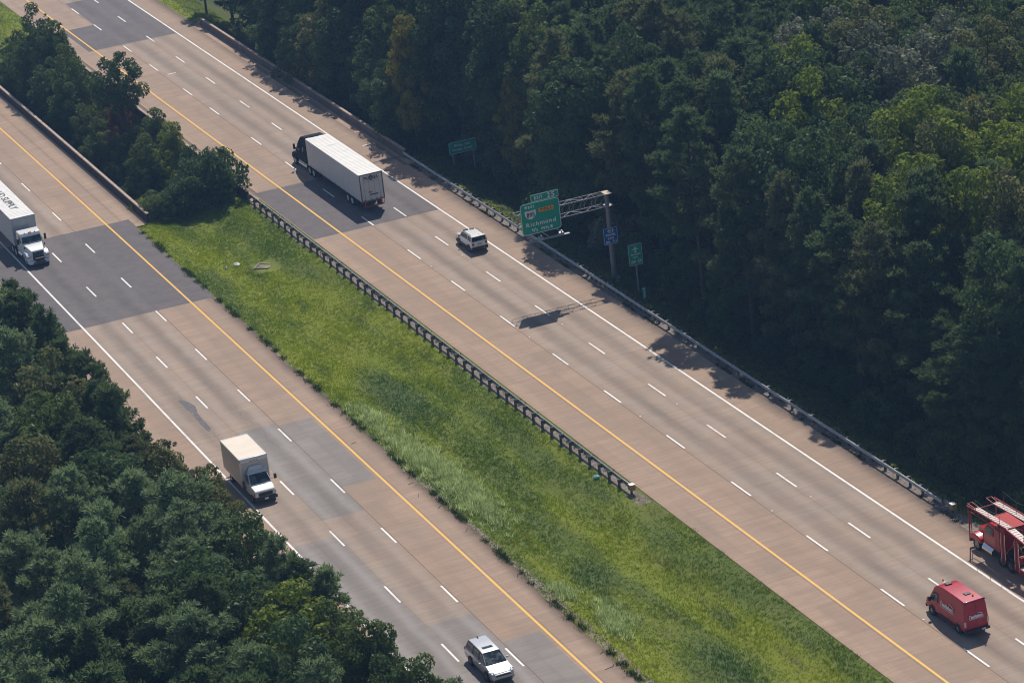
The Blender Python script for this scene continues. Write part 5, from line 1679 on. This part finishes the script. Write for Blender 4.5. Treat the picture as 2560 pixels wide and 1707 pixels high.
TREES = []      # (x, y, topz, kind, template, group, fixed label or None)
KIND = {
    'pine': ('dark green pine', 'pine_tree', 'pine'), 'pine_hazed': ('hazy pale green pine', 'pine_tree', 'pine_hazed'), 'pine_olive': ('olive tinged pine', 'pine_tree', 'pine_olive'),
    'broad': ('mid green leafy tree', 'leafy_tree', 'broad'), 'broad_deep': ('deep green leafy tree', 'leafy_tree', 'broad_deep'),
    'broad_olive': ('olive green leafy tree', 'leafy_tree', 'broad_olive'), 'broad_bright': ('bright lime green tree', 'leafy_tree', 'broad_bright'),
    'yellow_leaf': ('yellow leaved tree', 'leafy_tree', 'yellow_leaf'), 'red_leaf': ('russet leaved tree', 'leafy_tree', 'red_leaf'),
    'grey_leaf': ('grey-green leafy tree', 'leafy_tree', 'grey_leaf')}


def add(x, y, top, kind, grp, label=None, tmpl=None, wide=1.0):
    TREES.append([x, y, top, kind, grp, label, tmpl, wide])


GW = 'trees of the wood beyond the far road'; GL_ = 'trees of the wood left of the near road'; GM = 'trees between the two bridges'
r = random.Random(42)
# ---- between the bridges
med = [(-10.4, 115.8, 10, 'broad_deep', 1), (-8.6, 113.0, 8.6, 'broad', 3), (-13.0, 112.5, 8.5, 'broad_deep', 0), (-10.6, 102.2, 8, 'broad_deep', 1), (-12.4, 106.0, 6, 'broad_deep', 0),
       (-7.6, 105.0, 4, 'broad_olive', 3), (-13.0, 99.0, 4.6, 'broad_deep', 1), (-11.0, 95.0, 3, 'broad', 1), (-6.4, 82.0, 4.6, 'broad', 3), (-6.5, 75.5, 4.6, 'broad_bright', 3),
       (-6.0, 71.5, 2.8, 'broad_deep', 3), (-9.1, 78.2, 3, 'broad_deep', 1), (-8.9, 87.0, 1, 'broad', 3), (-12.6, 90.0, .6, 'broad_deep', 1), (-9.8, 91.5, .4, 'broad_olive', 3),
       (-12.4, 84.0, -1.2, 'broad_deep', 3), (-10.7, 72.5, -1.6, 'broad', 3), (-12.5, 77.0, -1.6, 'broad', 3), (-6.6, 96.5, 2.2, 'red_leaf', 3), (-14.0, 119.0, 5.6, 'broad', 1),
       (-6.4, 119.0, 4, 'broad_deep', 3), (-8.5, 121.0, 6, 'broad', 1), (-12, 123.0, 5, 'broad_deep', 0), (-8.4, 67.5, .6, 'broad_deep', 3), (-11.2, 67.0, -.8, 'broad_deep', 3), (-6.9, 88.0, 1.5, 'broad_olive', 3)]
for n_, (x, y, t, k_, tm) in enumerate(med):
    if k_ == 'broad_deep' and n_ % 2: k_ = 'broad'
    add(max(x, -11.8) + .3, y, t, k_, GM, None, BROADS[tm], .80)
add(-7.0, 92.0, 9.2, 'broad_deep', GM, 'tall slim tree with bare trunk and airy crown leaning over the median side parapet', AIRY, 1.0)
# ---- left wood: edge then interior
ledge = [(-41.5, 6.8, 14), (-42.2, 3.5, 14), (-41.8, -3.9, 14.5), (-41.9, -8.1, 13), (-41.6, -13.1, 13.5), (-42.0, -18.3, 12.5), (-42.2, -23.3, 13.8), (-41.4, -28.7, 11.5), (-40.7, -33.2, 12.4),
         (-39.6, -37.3, 11.2), (-39.9, -42.3, 12), (-38.9, -46.1, 11.4), (-39.6, -50.3, 12.6), (-39.4, -55.3, 12.6), (-39.6, -60.9, 13), (-39.0, -66.3, 11.8), (-38.9, -71.3, 12.4), (-39.0, -77.0, 12), (-38.8, -82.8, 12), (-38.6, -88, 12)]
lk = ['pine', 'pine', 'pine', 'pine', 'pine', 'pine', 'pine', 'pine_olive', 'broad_olive', 'broad_olive', 'broad_olive', 'broad_olive', 'broad_deep', 'pine_hazed', 'pine', 'broad', 'broad', 'broad_deep', 'pine', 'pine']
for (x, y, t), k_ in zip(ledge, lk): add(x + r.uniform(.2, .7) - (0.5 if y < -38 else 0), y, t + (.3 if y > -38 else 0), k_, GL_, None, None if k_.startswith('pine') else r.choice([BROADS[3], BROADS[1]]), .85)
for x, y, t, k_, w_ in ((-37.9, -35.9, 11.0, 'broad_olive', .6), (-37.9, -61.5, 12.0, 'pine_hazed', .8), (-37.8, -71.8, 12.2, 'broad', .8), (-37.6, -77.4, 12.0, 'broad', .85), (-37.3, -82.2, 12.2, 'pine_hazed', .85), (-37.0, -87.0, 12.0, 'pine_hazed', .9), (-37.8, -91.5, 13.0, 'pine_hazed', .9)):
    add(x, y, t, k_, GL_, None, None if k_.startswith('pine') else BROADS[3], w_)
for i in range(14):
    for j in range(34):
        x = -45.5 - i * 4.6 + r.uniform(-1.5, 1.5); y = 40 - j * 5.0 + r.uniform(-1.8, 1.8)
        u, v = pix(x, y, 10)
        if -120 < u < 1200 and 500 < v < 1950:
            q = r.random()
            if v > 1290 or u < 60: k_ = 'pine_hazed' if q < .66 else ('pine' if q < .80 else 'pine_olive' if q < .9 else 'broad_deep')
            elif v > 950 and v < 1250: k_ = 'broad_olive' if q < .5 else ('broad' if q < .8 else 'pine')
            else: k_ = 'pine' if q < .7 else 'broad_deep'
            add(x, y, r.uniform(12.2, 16.2), k_, GL_)
add(-42.0, -66.0, 13.9, 'broad_bright', GL_, 'bright yellow-green tree low in the left wood by the near road', BROADS[1], 1.1)
add(-52.0, -92.0, 12.4, 'broad_bright', GL_, 'small yellow green tree at the bottom edge among hazy pale pines', BROADS[3], .8)
# ---- right wood
def edge_x(y):
    return 21.2 + .7 * math.sin(y * .13) if y < 36 else (24.5 if y < 58 else 18.6)
for j in range(52):
    y = -118 + j * 5.0 + r.uniform(-1.2, 1.2)
    ex = edge_x(y)
    for i in range(19):
        x = ex + i * 5.1 + r.uniform(-1.4, 1.4) + (0 if i else r.uniform(.2, 1.6))
        u, v = pix(x, y, 10)
        if not (-60 < u < 2720 and -300 < v < 1420): continue
        q = r.random()
        broad_zone = (y > 38 and x < 34) or (u > 1950 and v < 520)
        if broad_zone: k_ = 'broad' if q < .34 else 'broad_deep' if q < .6 else 'broad_olive' if q < .76 else 'pine' if q < .96 or y > 30 else 'grey_leaf'
        else: k_ = 'pine' if q < .66 else 'pine_olive' if q < .83 else 'broad_deep' if q < .985 or x < 45 else 'grey_leaf'
        if i == 0: t = r.uniform(15.0, 18.6) if y > -40 else r.uniform(10, 13)
        elif i == 1: t = r.uniform(16, 20.5)
        else: t = r.uniform(16.0, 21)
        if y > 60 and i == 0: t = r.uniform(6, 10.5)
        if 36 < y < 60 and i == 0: t = r.uniform(14.5, 18)
        add(x, y, t, k_, GW)
spec = [(22.2, 59.8, 18.8, 'broad_deep', None), (19.9, 64.0, 14.0, 'broad_deep', None), (24.6, 52.5, 17.5, 'broad_deep', None), (22.8, 45.5, 10.5, 'yellow_leaf', 'small golden leaved tree at the wood edge above the creek sign'), (25.0, 41.5, 9.0, 'yellow_leaf', 'tiny yellow leaved sapling in shade right of the creek sign'),
        (19.0, 66.0, 12.2, 'red_leaf', 'russet leaved tree at the top of the wood, above the lorry cab'), (17.8, 62.5, 14.6, 'yellow_leaf', 'yellow-green topped tree high on the wood edge right of the russet tree'),
        (41.8, -17.0, 18.5, 'yellow_leaf', 'golden leaved tree near the right edge of the photo'), (38.2, -13.6, 18.5, 'broad_bright', None), (44.5, -20.0, 17.6, 'broad_bright', None), (36.0, -20.5, 16.6, 'broad_bright', None),
        (40.6, 14.0, 19.5, 'grey_leaf', 'thin crowned grey leaved tree near the top of the big wood'), (36.5, 12.0, 17.5, 'broad_bright', None), (47.0, -26.5, 18.0, 'broad_bright', None), (31.5, 2.5, 15.2, 'broad_bright', None),
        (21.0, 88.0, 10.0, 'broad_olive', 'olive brown tree beside the right parapet near the top edge')]
for x, y, t, k_, lab in spec:
    small = k_ in ('yellow_leaf', 'red_leaf')
    add(x, y, t, k_, GW, lab, BROADS[3] if small else None, .62 if small else 1.0)

NEWBR = [(36.3, -16.9),(34.9, -24.8),(40.0, -20.3),(37.7, -27.3),(37.3, -31.4),(29.8, -35.8),(30.8, -40.8),(28.4, -29.1),(36.8, 6.4),(32.2, -3.3),(32.7, -25.7),(42.9, -23.1),(44.6, 7.9),(49.9, 2.7),(43.1, -1.6)]
TREES[:] = [t for t in TREES if t[5] is not None or all((t[0] - a) ** 2 + (t[1] - b) ** 2 > 14 for a, b in NEWBR)]
for n_, (a, b) in enumerate(NEWBR): add(a, b, 19.5 + r.uniform(-.6, .9), ['broad_bright', 'broad_bright', 'broad_olive', 'broad_bright'][n_ % 4] if n_ < 12 else 'grey_leaf', GW)
# keep what can be seen, largest first, at most 300
vis = []
for t in TREES:
    x, y, top = t[:3]
    u0, v0 = pix(x, y, top); u1, v1 = pix(x, y, max(top - 11, 0))
    if u0 < -70 or u0 > 2640 or v1 < -60 or v0 > 1715: continue
    vis.append((t, u0, v0, v1))
print("TREES", len(vis), sum(1 for a in vis if a[0][3].startswith("pine")))
names_rows = lambda v: 'top' if v < 280 else 'upper' if v < 560 else 'middle' if v < 900 else 'lower' if v < 1250 else 'bottom'
def place_words(x, y, u, v, grp):
    if grp == GM: return 'between the two bridges'
    if grp == GL_:
        if x > -43.5: return 'left wood edge, ' + ('upper part' if v < 1050 else 'middle part' if v < 1350 else 'lower part')
        return 'inside left wood, ' + ('upper part' if v < 950 else 'upper middle' if v < 1150 else 'lower middle' if v < 1350 else 'bottom part')
    col = 'far left' if u < 800 else 'left' if u < 1200 else 'centre left' if u < 1500 else 'centre' if u < 1800 else 'centre right' if u < 2080 else 'right' if u < 2340 else 'far right'
    row = 'top edge' if v < 60 else 'top' if v < 220 else 'upper' if v < 400 else 'middle' if v < 620 else 'lower'
    if x < edge_x(y) + 3.5: return 'front row of big wood, ' + row + ' ' + col
    return 'deep in big wood, %s %s' % (row, col)
lab_groups = {}
for t, u0, v0, v1 in vis:
    if t[5] is None:
        key = (KIND[t[3]][0], place_words(t[0], t[1], u0, v0, t[4]))
        lab_groups.setdefault(key, []).append((u0, t))
ORD = ['leftmost', 'second from left', 'third from left', 'fourth from left', 'fifth from left', 'sixth from left', 'seventh from left', 'eighth from left', 'ninth from left', 'tenth from left',
       'eleventh from left', 'twelfth from left', 'thirteenth from left', 'fourteenth from left', 'fifteenth from left', 'sixteenth from left', 'seventeenth from left', 'eighteenth from left', 'nineteenth from left', 'twentieth from left']
for (kn, pl_), lst in lab_groups.items():
    lst.sort(key=lambda a: a[0])
    for i, (u, t) in enumerate(lst):
        if len(lst) == 1: t[5] = kn + ', ' + pl_
        elif i == len(lst) - 1: t[5] = 'rightmost ' + kn + ', ' + pl_
        else: t[5] = ORD[min(i, 19)] + ' ' + kn + ', ' + pl_


def plant(x, y, top, kind, grp, label, tmpl, wide):
    kn, nm, mat = KIND[kind]
    if tmpl is None: tmpl = r.choice(PINES) if kind.startswith('pine') else r.choice(BROADS)
    crown, trunk, H = tmpl
    z = float(terrain_z(x, y))
    s = (top - z) / H
    sw = wide * (s * .5 + .5) * r.uniform(.9, 1.12) if H > 5 else wide
    o = empty(nm, (x, y, z - .15), r.uniform(0, 6.28), label, 'tree', grp)
    a = bpy.data.objects.new('trunk', trunk); b = bpy.data.objects.new('crown', crown)
    for q in (a, b):
        COL.objects.link(q); q.parent = o; q.scale = (sw, sw, s)
    b.material_slots[0].link = 'OBJECT'; b.material_slots[0].material = M[mat]
    return o
for t, u0, v0, v1 in vis: plant(*t)

# ---- shrubs at the wood foot and at the end of the median thicket
def shrub(x, y, h, mat, label, grp, wide=1.0):
    crown, trunk, H = r.choice(SHRUBS)
    z = float(terrain_z(x, y)); s = h / H
    o = empty('shrub', (x, y, z - .1), r.uniform(0, 6.28), label, 'shrub', grp)
    a = bpy.data.objects.new('stem', trunk); b = bpy.data.objects.new('foliage', crown)
    for q in (a, b):
        COL.objects.link(q); q.parent = o; q.scale = (wide * s ** .5, wide * s ** .5, s)
    b.material_slots[0].link = 'OBJECT'; b.material_slots[0].material = M[mat]
GS = 'shrubs at the foot of the thicket between the bridges'
shrub(-6.2, 60.5, 5.8, 'broad_deep', 'big rounded dark shrub at the near right end of the median thicket', GS, 1.15)
shrub(-8.8, 59.8, 4.6, 'broad_deep', 'dark shrub second from the right at the near end of the median thicket', GS, 1.1)
shrub(-11.2, 59.2, 3.4, 'broad_deep', 'low dark shrub in the middle of the near end of the median thicket', GS, 1.0)
shrub(-13.6, 59.0, 2.6, 'broad', 'small mid green shrub by the end of the dark faced parapet', GS, .9)
shrub(-14.2, 62.5, 3.0, 'broad_bright', 'light green shrub behind the dark faced parapet near its end', GS, .9)
shrub(-13.2, 70.0, 4.2, 'weed_dark', 'leafy green shrub between the dark faced parapet and the thicket', GS, 1.0)
shrub(-13.6, 97.0, 5.8, 'broad_deep', 'shrub poking over the dark faced parapet halfway along it', GS, .9)
GF = 'undergrowth shrubs at the foot of the big wood'
pts = []
for j in range(26):
    y = -72 + j * 6.2 + r.uniform(-1.5, 1.5)
    x = (20.3 if y < 34 else 22.5 if y < 60 else 17.4) + r.uniform(-.6, 1.4)
    pts.append((x, y))
for i, (x, y) in enumerate(pts):
    z = float(terrain_z(x, y))
    shrub(x, y, r.uniform(2.6, 4.8) if y < 60 else 3.0 + r.uniform(0, 2), r.choice(['broad_deep', 'broad_deep', 'broad', 'grey_leaf']),
          'shaded shrub at the foot of the big wood, %s from the near end' % (ORD[i].replace(' from left', '').replace('leftmost', 'first') if i < 20 else ['twenty-first', 'twenty-second', 'twenty-third', 'twenty-fourth', 'twenty-fifth', 'twenty-sixth'][i - 20]), GF)

# ---- grass and weeds
def blades(name, x, y, h, spread, per, wid, mat, seed, lean=.35, droop=0.0):
    g = np.random.default_rng(seed)
    n = len(x); N_ = n * per
    X = np.repeat(x, per) + g.normal(0, spread, N_); Y = np.repeat(y, per) + g.normal(0, spread, N_)
    Z = terrain_z(X, Y) - .02
    Hh = np.repeat(h, per) * g.uniform(.55, 1.15, N_)
    az = g.uniform(0, 6.283, N_); dx = np.cos(az); dy = np.sin(az)
    lx = g.normal(0, lean, N_) * Hh; ly = g.normal(0, lean, N_) * Hh
    w = wid * g.uniform(.6, 1.3, N_)
    V = np.stack([np.stack([X - dx * w, Y - dy * w, Z], -1), np.stack([X + dx * w, Y + dy * w, Z], -1), np.stack([X + lx, Y + ly, Z + Hh], -1)], 1).reshape(-1, 3)
    F = np.arange(len(V)).reshape(-1, 3)
    tone = np.clip(np.repeat(g.uniform(0, .6, n), per) + g.uniform(0, .4, N_), 0, 1)
    return np_mesh(name, V, F, mat, None, {'tone': ('FACE', tone)})
g = np.random.default_rng(5)
n = 78000
y = g.uniform(-108, 58.5, n); xl = yl_x(y) + 2.28 + .12 * np.sin(y * .7) + .1 * np.sin(y * 1.9); xr = np.where(y > -38.3, -4.3, -2.98) - .15 * np.abs(np.sin(y * .6))
x = xl + (xr - xl) * g.uniform(0, 1, n)
patch = .5 + .5 * np.sin(x * .9 + 1.7 * np.sin(y * .21)) * np.cos(y * .33 + x * .2)
keep = ~((np.abs(x + 9.2) < 1.3) & (np.abs(y - 36.9) < 1.6)) & ~((np.abs(x + 4.0) < 1.3) & (np.abs(y + 40.5) < 2.6) & (g.uniform(0, 1, n) < .8))
x, y, patch = x[keep], y[keep], patch[keep]
tag(blades('grass', x, y, .11 + .12 * patch, .09, 4, .034, M['blade'], 8), kind='stuff', label='lush yellow-green grass of the median swale')
n = 16000
y = g.uniform(-95, 60, n); x = 15.3 + g.uniform(0, 1, n) ** 1.2 * 9
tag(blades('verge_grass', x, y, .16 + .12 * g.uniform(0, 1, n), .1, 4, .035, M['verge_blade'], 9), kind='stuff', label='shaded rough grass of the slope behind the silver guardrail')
n = 9000
y = g.uniform(131.5, 190, n); x = g.uniform(-17, -3.3, n)
y2 = g.uniform(129, 190, 2500); x2 = g.uniform(14.3, 19, 2500)
tag(blades('far_grass', np.concatenate([x, x2]), np.concatenate([y, y2]), np.full(n + 2500, .2), .1, 4, .045, M['blade'], 10), kind='stuff', label='green grass beyond the far end of the bridges')
# valley floor
n = 7000
y = g.uniform(60, 130, n); x = g.uniform(-14.8, -4.6, n)
tag(blades('rank_weeds', x, y, .5 + .5 * g.uniform(0, 1, n), .2, 4, .06, M['weed_dark'], 12), kind='stuff', label='rank green weeds under the trees between the bridges')
# dark weeds hanging over the pavement edges and round the posts
ys_ = g.uniform(-105, 56, 2600); cl = (np.sin(ys_ * .55) + np.sin(ys_ * 1.31 + 1) + np.sin(ys_ * 2.7)) > .3
ys_ = ys_[cl]; xs_ = yl_x(ys_) + 2.42 + g.normal(0, .13, len(ys_))
yr_ = g.uniform(-36, 57, 900); cr = (np.sin(yr_ * .4) + np.sin(yr_ * 1.7)) > .2; yr_ = yr_[cr]; xr_ = -3.55 + g.normal(0, .12, len(yr_))
yq = g.uniform(-58, 57, 1500); cq = (np.sin(yq * .33 + 2) + np.sin(yq * 1.3)) > .35; yq = yq[cq]; xq = 14.25 + g.normal(0, .13, len(yq))
X_ = np.concatenate([xs_, xr_, xq]); Y_ = np.concatenate([ys_, yr_, yq]); H_w = np.concatenate([np.full(len(xs_), .36), np.full(len(xr_), .22), np.full(len(xq), .15)])
tag(blades('edge_weeds', X_, Y_, H_w, .11, 7, .035, M['weed_dark'], 13, .6), kind='stuff', label='dark weeds straggling over the pavement edges')
# pale flowering weeds
def cloud(cx, cy, sx_, sy_, n): return np.stack([g.normal(cx, sx_, n), g.normal(cy, sy_, n)], -1)
P_ = np.concatenate([cloud(-15.4, -9.0, .6, 2.2, 260), cloud(-15.3, -17.5, .75, 3.2, 520), cloud(-14.6, -23.5, .95, 4.2, 900), cloud(-14.8, -31.0, .8, 3.0, 420), cloud(-14.5, -56.4, .6, 1.6, 180), cloud(-16.0, -50.6, .5, 1.0, 110), cloud(-15.3, -58.8, .5, 1.4, 130)])
tag(blades('flowering_weeds', P_[:, 0], P_[:, 1], g.uniform(.35, .75, len(P_)), .12, 8, .03, M['weed_pale'], 14, .35), kind='stuff', label='tall pale flowering weeds in the median beside the near road')
# dead leaves and grit under the far guardrail and at the median rail end
yb_ = g.uniform(-60, 58, 2600); xb_ = 14.6 + g.normal(0, .30, len(yb_))
yc2 = g.uniform(-44, -37, 500); xc2 = -3.9 + g.normal(0, .5, 500)
yd2 = g.uniform(-36, 56, 1500); xd2 = -3.75 + g.normal(0, .22, 1500)
M['dead'] = blade_mat('dead_leaves', ((0.10, 0.06, 0.04), (0.26, 0.19, 0.14)))
tag(blades('dead_leaves', np.concatenate([xb_, xc2, xd2]), np.concatenate([yb_, yc2, yd2]), np.full(4600, .05), .1, 4, .035, M['dead'], 15, .9), kind='stuff', label='dead leaves and grit drifted under the guardrails')

# ---------------------------------------------------------------- haze
HAZE = 0.00021
mb = MB(); mb.box(-1500, 1600, -1400, 3200, -12.0, 118.0)
mz, nt, b_, out_ = new_mat('pale_haze')
nt.nodes.remove(b_)
pv = nt.nodes.new("ShaderNodeVolumePrincipled")
pv.inputs["Color"].default_value = (0.30, 0.54, 0.95, 1)
pv.inputs["Density"].default_value = HAZE
pv.inputs["Anisotropy"].default_value = 0.3
nt.links.new(pv.outputs[0], out_.inputs["Volume"])
if HAZE > 0:
    hz = mb.build('haze', mz); tag(hz, kind='stuff', label='thin bluish summer haze')
scene.cycles.volume_bounces = 0
scene.cycles.max_bounces = 6
scene.cycles.transparent_max_bounces = 4
scene.cycles.diffuse_bounces = 3
scene.cycles.use_denoising = True
scene.cycles.pixel_filter_type = 'BLACKMAN_HARRIS'
scene.cycles.filter_width = 1.1
